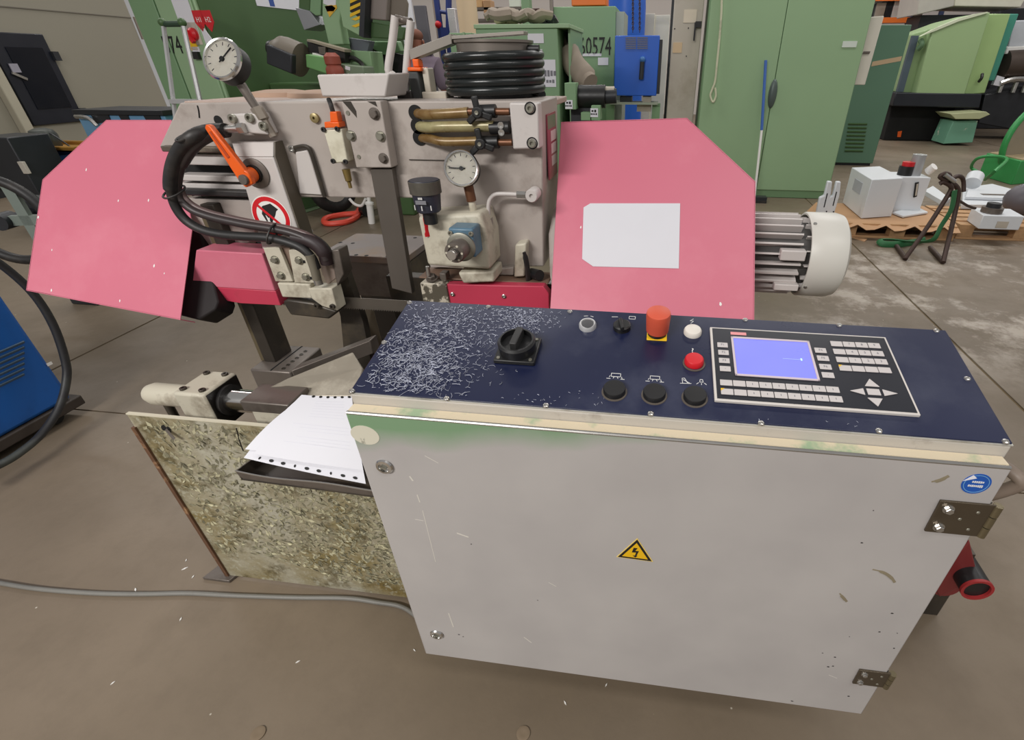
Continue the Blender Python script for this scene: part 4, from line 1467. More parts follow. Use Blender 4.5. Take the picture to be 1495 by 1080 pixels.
# ---- drive motor
mc0 = yP(1166, 371, 1.55)
mr_ = .127
mx0, mx1 = .22, mc0.x + .005
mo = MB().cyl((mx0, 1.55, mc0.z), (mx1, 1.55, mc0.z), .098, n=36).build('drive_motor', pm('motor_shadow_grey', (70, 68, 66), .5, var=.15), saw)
for i in range(26):
    A = 2 * math.pi * i / 26 + .06
    MB().obox((.5 * (mx0 + mx1) - .012, 1.55 - math.sin(A) * .109, mc0.z + math.cos(A) * .109), mx1 - mx0 - .03, .0055, .026, Matrix.Rotation(A, 3, 'X')).build('cooling_fin', GREYL, mo)
for z_, w_ in ((.035, .03), (-.062, .02)):
    MB().box(mx1 - .09, mx1 - .02, 1.55 - .128, 1.55 - .10, mc0.z + z_ - w_ / 2, mc0.z + z_ + w_ / 2).build('motor_lug', GREYL, mo, .003)
fcv = MB().lathe((mx1 - .005, 1.55, mc0.z), (1, 0, 0), [(.118, 0), (.123, 0), (.126, .004), (.126, .085), (.120, .105), (.10, .117), (.06, .121), (0, .122), (0, .118), (.06, .116), (.098, .110), (.118, .09), (.118, 0)], 48).build('fan_cover', pm('motor_white', (206, 204, 196), .4, var=.05, dirt=(150, 142, 130), damt=.5, dscale=8, dlo=.6, dhi=.7), mo)
for A in (.5, 2.1):
    d = V((0, -math.sin(A), math.cos(A)))
    MB().lathe(V((mx1 + .004, 1.55, mc0.z)) + d * .124, d, [(0, 0), (.0055, 0), (.005, .004), (0, .0045)], 12).build('cover_screw', STEEL, fcv)
for i in range(16):
    A = 2 * math.pi * i / 16
    MB().obox((mx1 - .004, 1.55 - math.sin(A) * .10, mc0.z + math.cos(A) * .10), .02, .004, .022, Matrix.Rotation(A, 3, 'X')).build('fan_blade', GREYL, mo)

# ---- top of the head: hose coil, drum, valve, crank lever
YC = 1.56
tz = t0.z + .004
cL, cR = yP(653, 112, YC), yP(795, 112, YC)
ccx = (cL.x + cR.x) / 2
rc = (cR.x - cL.x) / 2
dr = MB().cyl((ccx, YC, tz), (ccx, YC, tz + .04), rc * .72, n=30).build('reel_base', BLACKM, saw)
rt_ = .0115
for k in range(5):
    z_ = tz + .012 + k * .0195
    pts = [(ccx + math.cos(i * math.pi / 12 + .3) * (rc - rt_), YC + math.sin(i * math.pi / 12 + .3) * (rc - rt_) * .9, z_ + .0195 * i / 24) for i in range(25)]
    MB().tube(pts, rt_, 12, 2).build('hose_turn', pm('black_gloss_hose', (26, 30, 30), .28, var=.1, scale=10), dr)
zt = tz + .012 + 5 * .0195
MB().lathe((ccx + .005, YC, zt - .004), (0, 0, 1), [(0, 0), (rc * .74, 0), (rc * .74, .006), (rc * .72, .008), (rc * .72, .028), (rc * .76, .030), (rc * .76, .036), (0, .036)], 44).build('drum', pm('drum_steel', (140, 132, 124), .3, .7, var=.2, scale=6), dr)
MB().cyl((ccx + rc * .74, YC - .02, zt + .012), (ccx + rc * .74 + .03, YC - .02, zt + .012), .010, n=12).build('drum_knob', BLACK, dr)
zz = zt + .034
q1 = V((ccx - rc * .72, YC - .02, zz))
q0 = yP(598, 80, YC - .05)
pl_ = MB()
pl_.prism([q1 + V((0, -.015, 0)), q1 + V((rc * 1.42, -.015, .010)), q1 + V((rc * 1.42, .03, .010)), q1 + V((0, .03, 0))], (0, 0, .008))
pl_.hexa([q0 + V((0, 0, -.012)), q1 + V((0, -.015, -.01)), q1 + V((0, .03, -.01)), q0 + V((0, .04, -.012)), q0 + V((0, 0, .012)), q1 + V((0, -.015, .012)), q1 + V((0, .03, .012)), q0 + V((0, .04, .012))])
pl_.build('reel_arm', pm('flat_bar_steel', (150, 144, 136), .4, .4, var=.1, scale=6), dr, .001)
# two-pole lever
YQ = 1.52
lv = MB()
lv.tube([yP(577, 24, YQ), yP(573, 60, YQ), yP(567, 103, YQ), yP(576, 112, YQ), yP(588, 135, YQ), yP(590, 143, YQ)], .0105, 12, 4)
lv = lv.build('lever_pole', GREYL, saw)
MB().tube([yP(600, 30, YQ), yP(597, 60, YQ), yP(593, 110, YQ), yP(593, 143, YQ)], .0105, 12, 4).build('lever_pole', GREYL, saw)
MB().tube([yP(577, 26, YQ), yP(588, 29, YQ + .01), yP(600, 31, YQ)], .008, 10, 4).build('lever_bridge', GUNST, saw)
m_ = MB()
pbox(m_, 578, 133, 602, 146, YQ - .03, .08)
m_.build('lever_foot', BLACKM, saw, .003)
# orange capped valve
YO = 1.50
m_ = MB()
pbox(m_, 594, 104, 616, 142, YO, .05, tz)
sv = m_.build('solenoid_valve', pm('charcoal_block', (60, 62, 62), .5, var=.1), saw, .004)
m_ = MB()
pbox(m_, 594, 98, 615, 104, YO - .004, .05)
pbox(m_, 601, 86, 612, 98, YO + .008, .03)
m_.build('valve_plug', ORANGE, sv, .003)
m_ = MB()
pbox(m_, 615, 99, 630, 136, YO + .01, .04)
pbox(m_, 615, 134, 652, 143, YO, .06, tz)
m_.build('valve_bracket', GREYC, sv, .003)
# odds and ends on the beam top
for x, w in ((325, .09), (410, .12)):
    q = zP(x, 141, tz + .01)
    MB().lathe((q.x, YB + .28, tz), (0, 0, 1), [(0, 0), (w, 0), (w * .96, .012), (w * .5, .018), (0, .018)], 22).build('cover_cap', pm('brown_felt', (170, 142, 122), .8, var=.15), saw)

# ================================================================== document tray, papers, floor cable
tr = T('document_tray', 'bent dark sheet metal tray fixed beside the grey cabinet under papers', 'tray', (-.7, .78, .67))
fl0, fr0 = zP(345, 686, .70), zP(533, 712, .70)
MB().prism([(fl0.x, fl0.y, .668), (-.499, fr0.y, .668), (-.499, .878, .668), (fl0.x + .03, .878, .668)], (0, 0, .003)).build('tray_floor', DARKST, tr)
lipm = MB()
n = 14
top, bot = [], []
for i in range(n + 1):
    u = i / n
    x = fl0.x + (-.5 - fl0.x) * u
    y = fl0.y + (fr0.y - fl0.y) * u
    top.append(V((x, y - .004, .700 - .006 * math.sin(u * 3.1) - .004 * math.sin(u * 9))))
    bot.append(V((x, y + .002, .668)))
for i in range(n):
    lipm.hexa([bot[i], bot[i + 1], bot[i + 1] + V((0, .003, 0)), bot[i] + V((0, .003, 0)), top[i], top[i + 1], top[i + 1] + V((0, .003, 0)), top[i] + V((0, .003, 0))])
lipm.build('tray_lip', GUNST, tr)
MB().tube([t_ + V((0, .0015, 0)) for t_ in top], .002, 6, 2).build('lip_edge', STEEL, tr)
MB().prism([(fl0.x, fl0.y, .668), (fl0.x + .03, .878, .668), (fl0.x + .03, .878, .70), (fl0.x, fl0.y, .70)], (.003, 0, 0)).build('tray_side', DARKST, tr)


def paper(c4, lift, lab, bend=.012, mat=PAPER, seed=0):
    rnd = random.Random(seed)
    a, b2, c, d = c4
    mb = MB()
    nu, nv = 8, 10
    vs = []
    for j in range(nv + 1):
        for i in range(nu + 1):
            u, v = i / nu, j / nv
            p_ = a * (1 - u) * (1 - v) + b2 * u * (1 - v) + c * u * v + d * (1 - u) * v
            vs.append(p_ + V((0, 0, lift + bend * (math.sin(math.pi * v) * .6 - .25 * math.sin(math.pi * u)))))
    fs = [(j * (nu + 1) + i, j * (nu + 1) + i + 1, (j + 1) * (nu + 1) + i + 1, (j + 1) * (nu + 1) + i) for j in range(nv) for i in range(nu)]
    k = len(vs)
    mb.add(vs + [q + V((0, 0, -.0006)) for q in vs], fs + [tuple(x + k for x in f) for f in fs])
    return mb, vs, nu, nv


def psheet(corners, lift, label, seed, holes=None, prints=True):
    mb, vs, nu, nv = paper(corners, lift, label, seed=seed)
    o = mb.build('paper_sheet', PAPER)
    tag(o, label, 'paper')
    rnd = random.Random(seed)

    def at(u, v):
        a, b2, c, d = corners
        p_ = a * (1 - u) * (1 - v) + b2 * u * (1 - v) + c * u * v + d * (1 - u) * v
        return p_ + V((0, 0, lift + .012 * (math.sin(math.pi * v) * .6 - .25 * math.sin(math.pi * u)) + .0008))
    if prints:
        pr = MB()
        for j in range(16):
            v = .10 + j * .045
            u0, u1 = (.35, .85) if j < 7 else (.2 + .1 * (j % 3), .9)
            if j in (7, 8, 12):
                continue
            e = (at(u0, v + .012) - at(u0, v)) * .45
            pr.add([at(u0, v), at(u1, v), at(u1, v) + e, at(u0, v) + e], [(0, 1, 2, 3)])
        tag(pr.build('faint_print', pm('faint_print', (214, 214, 222), .8), o, smooth_=False), kind='stuff')
    if holes:
        for (u, v, w) in holes:
            c = at(u, v)
            ex = (at(min(1, u + .02), v) - c).normalized()
            ey = (at(u, min(1, v + .02)) - c).normalized()
            MB().prism([c + ex * (w * math.cos(k * .7854)) + ey * (.0035 * math.sin(k * .7854)) for k in range(8)], (0, 0, .0006)).build('punched_hole', INKK, o)
    return o


BL, BR, FR, FL = zP(437, 580, .795), zP(513, 580, .80), zP(534, 706, .712), zP(356, 668, .725)
psheet([BL, BR, FR, FL], .0, 'punched plastic sleeve at the bottom of the paper pile in the tray', 1,
       holes=[(.12 + .1 * i, .965, .006 if i % 3 else .0025) for i in range(9)])
BL2, BR2, FR2, FL2 = zP(441, 578, .806), zP(514, 580, .81), zP(531, 688, .735), zP(372, 664, .745)
psheet([BL2, BR2, FR2, FL2], .004, 'printed drawing sheet lying topmost on the pile in the tray', 2,
       holes=[(.25 + .14 * i, .02, .004) for i in range(6)])
BL3, BR3, FR3, FL3 = zP(432, 588, .795), zP(512, 586, .80), zP(520, 668, .74), zP(358, 656, .742)
psheet([BL3, BR3, FR3, FL3], .001, 'white sheet sticking out left in the middle of the paper pile', 3, prints=False)

fcb = MB()
pts = [zP(x, y, .008) for x, y in ((-60, 840), (0, 851), (60, 860), (140, 866), (210, 867), (275, 866), (340, 869), (430, 872), (505, 873), (550, 879), (590, 887))]
pts += [V((-.62, .80, .008)), V((-.45, .74, .008)), V((-.2, .75, .008))]
fcb.tube(pts, .0075, 10, 6)
tag(fcb.build('floor_cable', CABLE), 'dirty grey cable lying across the floor into the saw base', 'cable')
# scattered floor chips
for i, (x, y) in enumerate(((272, 818), (270, 830), (282, 842), (198, 861), (264, 904), (165, 997), (605, 949), (825, 1026), (885, 1000), (435, 966), (1003, 960))):
    w = zP(x, y)
    A = random.uniform(0, 3)
    s = random.uniform(.005, .010)
    d, e = V((math.cos(A), math.sin(A), 0)) * s, V((-math.sin(A), math.cos(A), 0)) * s * .3
    tag(MB().prism([w - d, w + e, w + d, w - e], (0, 0, .002)).build('metal_chip', WHITE, smooth_=False), 'tiny bright metal chip lying on the bare concrete', 'metal chip', 'metal chips on the floor')
for x, y, al in ((377, 1071, 'small round rusty anchor in the concrete before the oily base panel'), (764, 1071, 'small round rusty anchor in the concrete before the cabinet door')):
    w = zP(x, y)
    tag(MB().lathe(w, (0, 0, 1), [(0, .0), (.018, .0), (.018, .003), (.012, .004), (.006, .003), (0, .003)], 18).build('floor_anchor', pm('anchor_brown', (128, 112, 92), .7, .2)), al, 'floor anchor', 'floor anchors')
# red bracket with roller behind the cabinet's right flank
rb = T('roller_bracket', 'dark red steel bracket with black roller behind the hinge side of the cabinet', 'bracket', (.95, 1.15, 0))
YRB = 1.02
m_ = MB()
yplate(m_, [(1416, 790), (1360, 850), (1372, 872), (1400, 858), (1428, 842)], YRB, .03)
m_.build('bracket_plate', pm('dark_red_paint', (120, 44, 44), .45, var=.15), rb, .004)
w = yP(1414, 840, YRB)
MB().cyl(w + V((0, -.04, 0)), w + V((0, .05, 0)), .040, n=24).build('roller', BLACK, rb)
MB().lathe(w + V((.0, -.041, 0)), NY, [(.034, 0), (.042, 0), (.042, .008), (.034, .008), (.034, 0)], 24).build('roller_rim', pm('dull_red_rim', (150, 40, 42), .5), rb)
w = yP(1382, 858, YRB + .02)
MB().cyl(w, w + V((0, .08, 0)), .04, n=20).build('roller', pm('dark_red_paint', (120, 44, 44), .45), rb)
MB().box(.82, .98, YRB + .03, YRB + .10, 0, .30).build('bracket_foot', DARKST, rb)
m_ = MB()
m_.tube([V((.526, .80, .92)), V((.57, .76, .925)), yP(1484, 694, .68), yP(1474, 713, .68), V((.565, .72, .80)), V((.526, .76, .74))], .011, 10, 5)
m_.build('cable_conduit', pm('conduit_grey', (126, 112, 100), .5, var=.15), cab)

# ================================================================== left side
bm_ = T('blue_power_unit', 'blue louvred power unit on a dark plinth standing left of the saw', 'power unit', (-3.15, 1.15, 0))
MB().box(-3.55, -2.81, .45, 1.63, .10, 1.02).build('housing', BLUE, bm_, .02)
MB().box(-3.57, -2.80, .43, 1.66, .05, .10).build('plinth', pm('plinth_dark', (58, 50, 44), .6, var=.2), bm_, .006)
for x, y in ((-2.88, 1.55), (-3.48, 1.55), (-2.88, .55), (-3.48, .55)):
    MB().cyl((x - .025, y, .035), (x + .025, y, .035), .035, n=18).build('castor', BLACKM, bm_)
for i in range(7):
    w = xP(20, 505 + i * 8, -2.81)
    MB().obox((-2.808, w.y - .06, w.z), .006, .20, .010, Matrix.Rotation(.5, 3, 'Y')).build('louvre', pm('louvre_grey_blue', (70, 92, 112), .5), bm_)
w = xP(72, 531, -2.81)
MB().obox((-2.8085, w.y, w.z), .001, .022, .014).build('paint_chip', WHITE, bm_)
bc = MB()
pts = [(-60, 350), (0, 385), (48, 428), (78, 475), (95, 525), (97, 555), (86, 596), (60, 634), (30, 660), (0, 678), (-60, 705)]
bc.tube([xP(x, y, -2.66) for x, y in pts[:6]] + [xP(x, y, -2.66) for x, y in pts[6:8]] + [xP(x, y, -2.64) for x, y in pts[8:]], .016, 10, 6)
tag(bc.build('black_cable', BLACKC), 'thick black cable hanging in a loop over the blue power unit', 'cable')

hw = T('handwheel_stand', 'large black handwheel on a dark stand behind the blue power unit', 'handwheel', (-4.2, 2.62, 0))
hc = yP(8, 322, 2.6)
ex, ey = V((.97, .24, 0)), V((0, 0, 1))
MB().tube([hc + ex * (.255 * math.cos(k * math.pi / 12)) + ey * (.255 * math.sin(k * math.pi / 12)) for k in range(24)], .030, 12, 2, closed=True).build('rim', BLACKM, hw)
R = Matrix((ex, ex.cross(ey) * -1, ey)).transposed()
MB().obox(hc + ex * .13, .06, .03, .42, R).build('spoke', pm('spoke_green_grey', (120, 130, 122), .5), hw)
MB().obox(hc, .50, .03, .06, R).build('spoke', pm('spoke_green_grey', (120, 130, 122), .5), hw)
n_ = ex.cross(ey)
MB().cyl(hc - n_ * .05, hc + n_ * .05, .05, n=18).build('hub', DARKM, hw)
MB().cyl(hc, hc - n_ * .25 if n_.y < 0 else hc + n_ * .25, .03, n=14).build('shaft', DARKM, hw)
sx_ = hc + (n_ * -.25 if n_.y < 0 else n_ * .25)
MB().box(sx_.x - .12, sx_.x + .10, sx_.y - .05, sx_.y + .10, 0, sx_.z + .08).build('stand_post', DARKM, hw, .01)

# big grey-beige enclosure
XE = -8.6
en = T('machine_enclosure', 'tall grey beige machine enclosure with a dark window door at the far left', 'machine', (-9.5, 7, 0))
MB().box(-11.5, XE, 3.4, 8.62, .12, 2.95).build('shell', BEIGE, en, .02)
MB().box(-11.4, XE - .05, 3.5, 8.55, 0, .12).build('plinth', DARKM, en)
MB().box(XE, XE + .012, 3.4, 8.60, 2.138, 2.150).build('seam', pm('seam_grey', (112, 106, 96), .6), en)
wd_ = MB().box(XE, XE + .04, 6.40, 7.10, .79, 1.86).build('window_door', pm('door_navy_black', (18, 22, 34), .4, var=.1), en, .01)
MB().box(XE + .035, XE + .048, 6.55, 7.0, .98, 1.70).build('pane', GLASSD, wd_)
MB().box(XE + .04, XE + .08, 7.08, 7.16, 1.55, 1.66).build('hinge', DARKM, wd_)
MB().box(XE + .04, XE + .08, 7.08, 7.16, .86, .96).build('hinge', DARKM, wd_)
w = xP(16, 98, XE)
MB().box(XE + .045, XE + .06, w.y - .05, w.y + .05, w.z - .06, w.z + .04).build('latch', pm('lilac_grey', (150, 148, 160), .5), wd_)
w = xP(23, 111, XE)
MB().obox((XE + .06, w.y, w.z), .02, .16, .03, Matrix.Rotation(-.5, 3, 'X')).build('latch_handle', STEEL, wd_)
MB().box(XE, XE + .10, 6.22, 6.34, .15, 2.9).build('corner_post', pm('post_grey', (176, 170, 152), .5), en, .01)
MB().box(XE, XE + .02, 4.6, 6.2, .60, .62).build('seam', DARKM, en)
w = xP(213, 42, XE)
MB().box(XE, XE + .02, w.y - .16, w.y + .10, w.z - .15, w.z + .15).build('rating_plate', pm('plate_brown_grey', (128, 118, 108), .5), en)
brd = MB()
pbox(brd, 188, -30, 214, 20, 9.4, .05, 0)
tag(brd.build('leaning_board', pm('pinkish_board', (204, 188, 170), .7, var=.06)), 'pale chipboard panel standing between the beige enclosure and the green cabinet', 'board')

# blue and black trestle
tl = T('trestle_bench', 'low pale blue bench with black panels in front of the beige enclosure', 'bench', (-5.3, 5.0, 0))
YT = 5.4
a, b2 = yP(110, 164, YT), yP(236, 160, YT)
MB().box(a.x, b2.x, YT, YT + .5, a.z - .42, a.z - .02).build('bench_body', LBLUE, tl, .01)
MB().box(a.x, b2.x + .02, YT - .03, YT + .55, a.z - .02, a.z + .03).build('bench_top', DARKM, tl, .005)
for x0, x1 in ((130, 158), (206, 232), (170, 186)):
    m_ = MB()
    yplate(m_, [(x0, 164), (x1 - 2, 163), (x1 + 4, 178), (x0 + 10, 180)], YT - .012, .012)
    m_.build('black_panel', DARKM, tl)
for x in (a.x + .08, b2.x - .08):
    MB().box(x - .04, x + .04, YT + .05, YT + .4, 0, a.z - .42).build('leg', DARKM, tl)
MB().tube([yP(110, 170, YT - .06), yP(128, 172, YT - .06), yP(142, 184, YT - .06)], .02, 8, 4).build('pull_rod', STEEL, tl)
# bin, black crate, brass tray, pump
bn = MB()
YN = 4.9
q0, q1 = yP(50, 228, YN), yP(88, 270, YN)
bn.lathe(((q0.x + q1.x) / 2, YN + .2, 0), (0, 0, 1), [(0, .005), (.17, 0), (.19, q0.z - .02), (.2, q0.z), (.185, q0.z), (.16, .02), (0, .02)], 28)
tag(bn.build('blue_bin', pm('bin_blue', (34, 98, 176), .45, var=.08)), 'bright blue plastic bin on the floor behind the left pink guard', 'bin')
m_ = MB()
pbox(m_, -40, 200, 48, 268, YN - .45, .38, 0)
ck = T('black_crate', 'matt black crate on the floor beside the blue bin', 'crate', (-6.6, 5, 0))
m_.build('crate_body', DARKM, ck, .01)
m_ = MB()
pbox(m_, 24, 236, 42, 254, YN - .47, .03)
m_.build('white_tag', pm('tag_grey', (190, 184, 172), .6), ck, .004)
a, b2 = yP(16, 214, YN), yP(112, 222, YN)
ty = T('drip_tray', 'shallow brass coloured drip tray resting across the bin and the crate', 'tray', ((a.x + b2.x) / 2, YN + .2, b2.z))
MB().box(a.x, b2.x, YN, YN + .42, b2.z, b2.z + .015).build('tray_floor', pm('brass_tray', (176, 132, 62), .4, .3, var=.15), ty)
MB().tube([(a.x, YN, a.z), (b2.x, YN, a.z), (b2.x, YN + .42, a.z), (a.x, YN + .42, a.z)], .016, 8, 0, closed=True).build('rolled_rim', pm('brass_tray', (176, 132, 62)), ty)
for s_ in (YN, YN + .41):
    MB().box(a.x, b2.x, s_, s_ + .01, b2.z, a.z).build('tray_wall', pm('brass_tray', (176, 132, 62)), ty)
w = yP(66, 203, YN + .18)
pu = T('coolant_pump', 'dark grey round coolant pump sitting in the brass tray', 'pump', (w.x, YN + .18, b2.z + .015))
MB().lathe((w.x, YN + .18, b2.z + .015), (0, 0, 1), [(0, 0), (.11, 0), (.12, .02), (.12, .13), (.10, .17), (.05, .19), (0, .19)], 24).build('pump_body', pm('pump_grey', (82, 86, 82), .4, .3, var=.2), pu)
MB().lathe((w.x - .14, YN + .16, b2.z + .08), (1, 0, 0), [(0, -.04), (.05, -.04), (.05, .06), (0, .06)], 18).build('pump_inlet', pm('inlet_brown', (106, 76, 50), .5, .3), pu)
MB().tube([(w.x + .08, YN + .18, b2.z + .17), (w.x + .2, YN + .15, b2.z + .12), (w.x + .32, YN + .14, b2.z + .03)], .008, 8, 4).build('pump_lead', DARKM, pu)

# ladder
lad = T('step_ladder', 'aluminium folding step ladder standing against the green switch cabinet', 'ladder', (-4.6, 4.6, 0))
YLd = 3.7
L0, L1 = yP(231, 26, YLd + .5), yP(260, 26, YLd + .5)
fz = 0.0
lx0, lx1 = L0.x + .02, L1.x + .02


def rail(nm, x0, y0, z0, x1, y1, z1, r=.017):
    d = V((x1 - x0, y1 - y0, z1 - z0))
    MB().tube([(x0, y0, z0), (x1, y1, z1)], r, 6, 0).build(nm, ALU, lad)


zt_ = L0.z
for sgn, xt in ((-1, lx0), (1, lx1)):
    rail('front_rail', xt + sgn * .12, YLd + .0, 0, xt, YLd + .5, zt_ - .05)
    rail('rear_rail', xt + sgn * .14, YLd + 1.05, 0, xt + sgn * .02, YLd + .62, zt_ * .62)
    MB().ball((xt, YLd + .5, zt_ - .03), .03).build('end_cap', GREEND, lad)
MB().tube([(lx0, YLd + .5, zt_ - .04), (lx1, YLd + .5, zt_ - .04)], .02, 8, 0).build('top_handle', pm('green_black', (44, 66, 48), .5), lad)
for k in range(5):
    zz_ = .25 + k * .25
    u = zz_ / zt_
    yy = YLd + .5 * u
    e = .12 * (1 - u)
    MB().box(lx0 - e, lx1 + e, yy - .03, yy + .05, zz_ - .015, zz_ + .015).build('tread', ALU, lad)
MB().box(lx0 - .03, lx1 + .03, YLd + .36, YLd + .60, zt_ * .62, zt_ * .62 + .05).build('platform', pm('platform_grey', (170, 168, 160), .5), lad, .004)
MB().hexa([(lx0, YLd + .40, zt_ * .46), (lx1, YLd + .40, zt_ * .46), (lx1, YLd + .41, zt_ * .46), (lx0, YLd + .41, zt_ * .46), (lx0 - .01, YLd + .46, zt_ * .6), (lx1, YLd + .46, zt_ * .6), (lx1, YLd + .47, zt_ * .6), (lx0 - .01, YLd + .47, zt_ * .6)]).build('label_board', PAPER, lad)

# green switch cabinet with stencilled number
gth = math.radians(10)
g0 = V((-4.25, 4.95, 0))
GX, GYv = V((math.cos(gth), -math.sin(gth), 0)), V((math.sin(gth), math.cos(gth), 0))
GM = frame(g0, GX, GYv)              # x along the front (negative = left), y backwards
GH = 2.09
sc5 = T('switch_cabinet', 'green switch cabinet with red stop signs and stencilled digits behind the ladder', 'cabinet', g0)
MB(GM).box(-.80, 0, 0, 3.2, 0, GH).build('cabinet_body', GREEN, sc5, .01)
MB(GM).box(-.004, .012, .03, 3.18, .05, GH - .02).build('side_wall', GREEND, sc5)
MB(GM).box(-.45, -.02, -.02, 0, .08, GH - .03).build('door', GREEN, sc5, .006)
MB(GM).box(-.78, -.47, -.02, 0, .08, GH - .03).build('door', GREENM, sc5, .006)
GF = frame(g0 + GYv * -.02, GX, (0, 0, 1))     # on the front doors, z towards viewer


def gfp(x, y):
    p_ = plP(x, y, g0 + GYv * -.021, GYv)
    return GF.inverted() @ p_


w = gfp(270, 22)
MB(GF).box(w.x - .10, w.x + .10, w.y - .13, w.y + .13, 0, .004).build('notice', PAPER, sc5)
for x, s in ((291, 'H1'), (304, 'H2')):
    w = gfp(x, 29)
    b_ = MB(GF).prism([(w.x - .055, w.y + .07, 0), (w.x + .055, w.y + .07, 0), (w.x + .06, w.y - .02, 0), (w.x, w.y - .09, 0), (w.x - .06, w.y - .02, 0)], (0, 0, .004)).build('stop_sign', REDP, sc5)
    text(s, .055, GF @ Matrix.Translation((w.x, w.y, .0045)), WHITE, b_)
w = gfp(304, 52)
MB(GF).prism([(w.x - .06, w.y + .12, 0), (w.x + .08, w.y - .10, 0), (w.x - .06, w.y - .11, 0)], (0, 0, .004)).build('paper_triangle', PAPER, sc5)
w = gfp(282, 50)
MB(GF).box(w.x - .07, w.x + .08, w.y - .08, w.y + .09, 0, .004).build('switch_plate', pm('plate_pale', (206, 200, 186), .5), sc5)
MB(GF).lathe((w.x + .02, w.y, 0), (0, 0, 1), [(0, 0), (.05, 0), (.05, .03), (.03, .05), (0, .05)], 16).build('rotary_switch', REDP, sc5)
MB(GF).obox((w.x + .02, w.y - .02, .06), .03, .11, .03, Matrix.Rotation(.6, 3, 'Z')).build('switch_handle', REDP, sc5)
w = gfp(283, 65)
MB(GF).box(w.x - .05, w.x + .04, w.y - .045, w.y + .045, 0, .008).build('yellow_plate', YEL, sc5)
w = gfp(287, 72)
MB(GF).box(w.x - .05, w.x + .04, w.y - .02, w.y + .02, 0, .008).build('small_tag', PAPER, sc5)
w = gfp(289, 81)
MB(GF).box(w.x - .035, w.x + .035, w.y - .03, w.y + .03, 0, .03).build('lock', BLACK, sc5)
w = gfp(252, 67)
text('574', .20, GF @ Matrix.Translation((w.x, w.y, .003)), INKK, sc5, sx=.8)
# papers stuck on the dark flank
GS = frame(g0 + GX * .013, GYv, (0, 0, 1))


def gsp(x, y):
    return GS.inverted() @ plP(x, y, g0 + GX * .014, GX)


w = gsp(408, 2)
MB(GS).box(w.x - .3, w.x + .35, w.y - .06, w.y + .12, 0, .004).build('flank_notice', PAPER, sc5)
MB(GS).box(w.x - .14, w.x - .08, w.y - .05, w.y + .12, .003, .006).build('blue_print', pm('print_blue', (50, 80, 150), .6), sc5)

# ================================================================== middle background
# milling machine: column, hooded head with hazard stripes, motor unit
YW = 5.4
mm = T('milling_machine', 'green milling machine with yellow black hazard stripes behind the saw', 'milling machine', (-3.0, 5.6, 0))
m_ = MB()
yplate(m_, [(470, -60), (505, -60), (496, 32), (502, 65), (480, 66), (470, 24)], YW, .12)
m_.build('column', GREEN, mm, .01)
m_ = MB()
yplate(m_, [(497, -60), (532, -60), (529, 28), (525, 52), (501, 39), (495, 10)], YW - .12, .10)
hd = m_.build('hood', GREEN, mm, .004)
for k in range(5):
    yy = -8 + k * 10
    m_ = MB()
    yplate(m_, [(511, yy + 8), (529, yy), (528, yy + 5), (511, yy + 13)] if k < 3 else [(513, yy + 6), (528, yy), (527, yy + 5), (519, yy + 8)], YW - .126, .006)
    m_.build('hazard_stripe', YEL, hd)
m_ = MB()
yplate(m_, [(511, -20), (530, -20), (527, 27), (511, 17)], YW - .1215, .002)
m_.build('stripe_field', INKK, hd)
m_ = MB()
yplate(m_, [(529, -60), (536, -60), (531, 55), (524, 52)], YW - .13, .15)
m_.build('hood_edge', DARKM, hd)
m_ = MB()
yplate(m_, [(535, -60), (568, -60), (564, 30), (533, 27)], YW - .02, .12)
m_.build('spindle_head', pm('warm_grey_cast', (142, 132, 126), .5, var=.06), mm, .01)
m_ = MB()
yplate(m_, [(567, -60), (594, 5), (592, 36), (576, 38), (564, 28)], YW + .05, .05)
m_.build('head_side', pm('brown_grey_cast', (120, 110, 98), .5, var=.08), mm, .01)
m_ = MB()
yplate(m_, [(532, 30), (575, 38), (592, 40), (588, 58), (560, 56), (528, 54)], YW + .0, .08)
m_.build('head_underside', GREEND, mm, .008)
for i in range(2):
    m_ = MB()
    yplate(m_, [(484 + i * 7, 7), (490 + i * 2, 12), (481, 25), (474, 9)], YW - .006, .006)
    m_.build('warning_triangle', pm('sign_yellow2', (224, 176, 60), .5), mm)
m_ = MB()
yplate(m_, [(472, -40), (492, -40), (490, 13), (472, 5)], YW - .004, .004)
m_.build('notice', PAPER, mm)
m_ = MB()
yplate(m_, [(437, -60), (456, -60), (452, 16), (436, 13)], YW + .02, .1)
m_.build('arm_panel', GREEND, mm, .006)
m_ = MB()
yplate(m_, [(456, -60), (471, -60), (468, 22), (461, 23), (452, 16)], YW + .0, .1)
m_.build('arm_panel', GREENM, mm, .006)
MB().hexa([yP(431, 11, YW), yP(452, 16, YW), yP(467, 36, YW), yP(444, 44, YW), yP(431, 11, YW) + V((.02, .25, .02)), yP(452, 16, YW) + V((.02, .25, .02)), yP(467, 36, YW) + V((.02, .25, 0)), yP(444, 44, YW) + V((.02, .25, 0))]).build('chip_chute', pm('chute_grey', (150, 152, 156), .4, .3, var=.08), mm, .004)
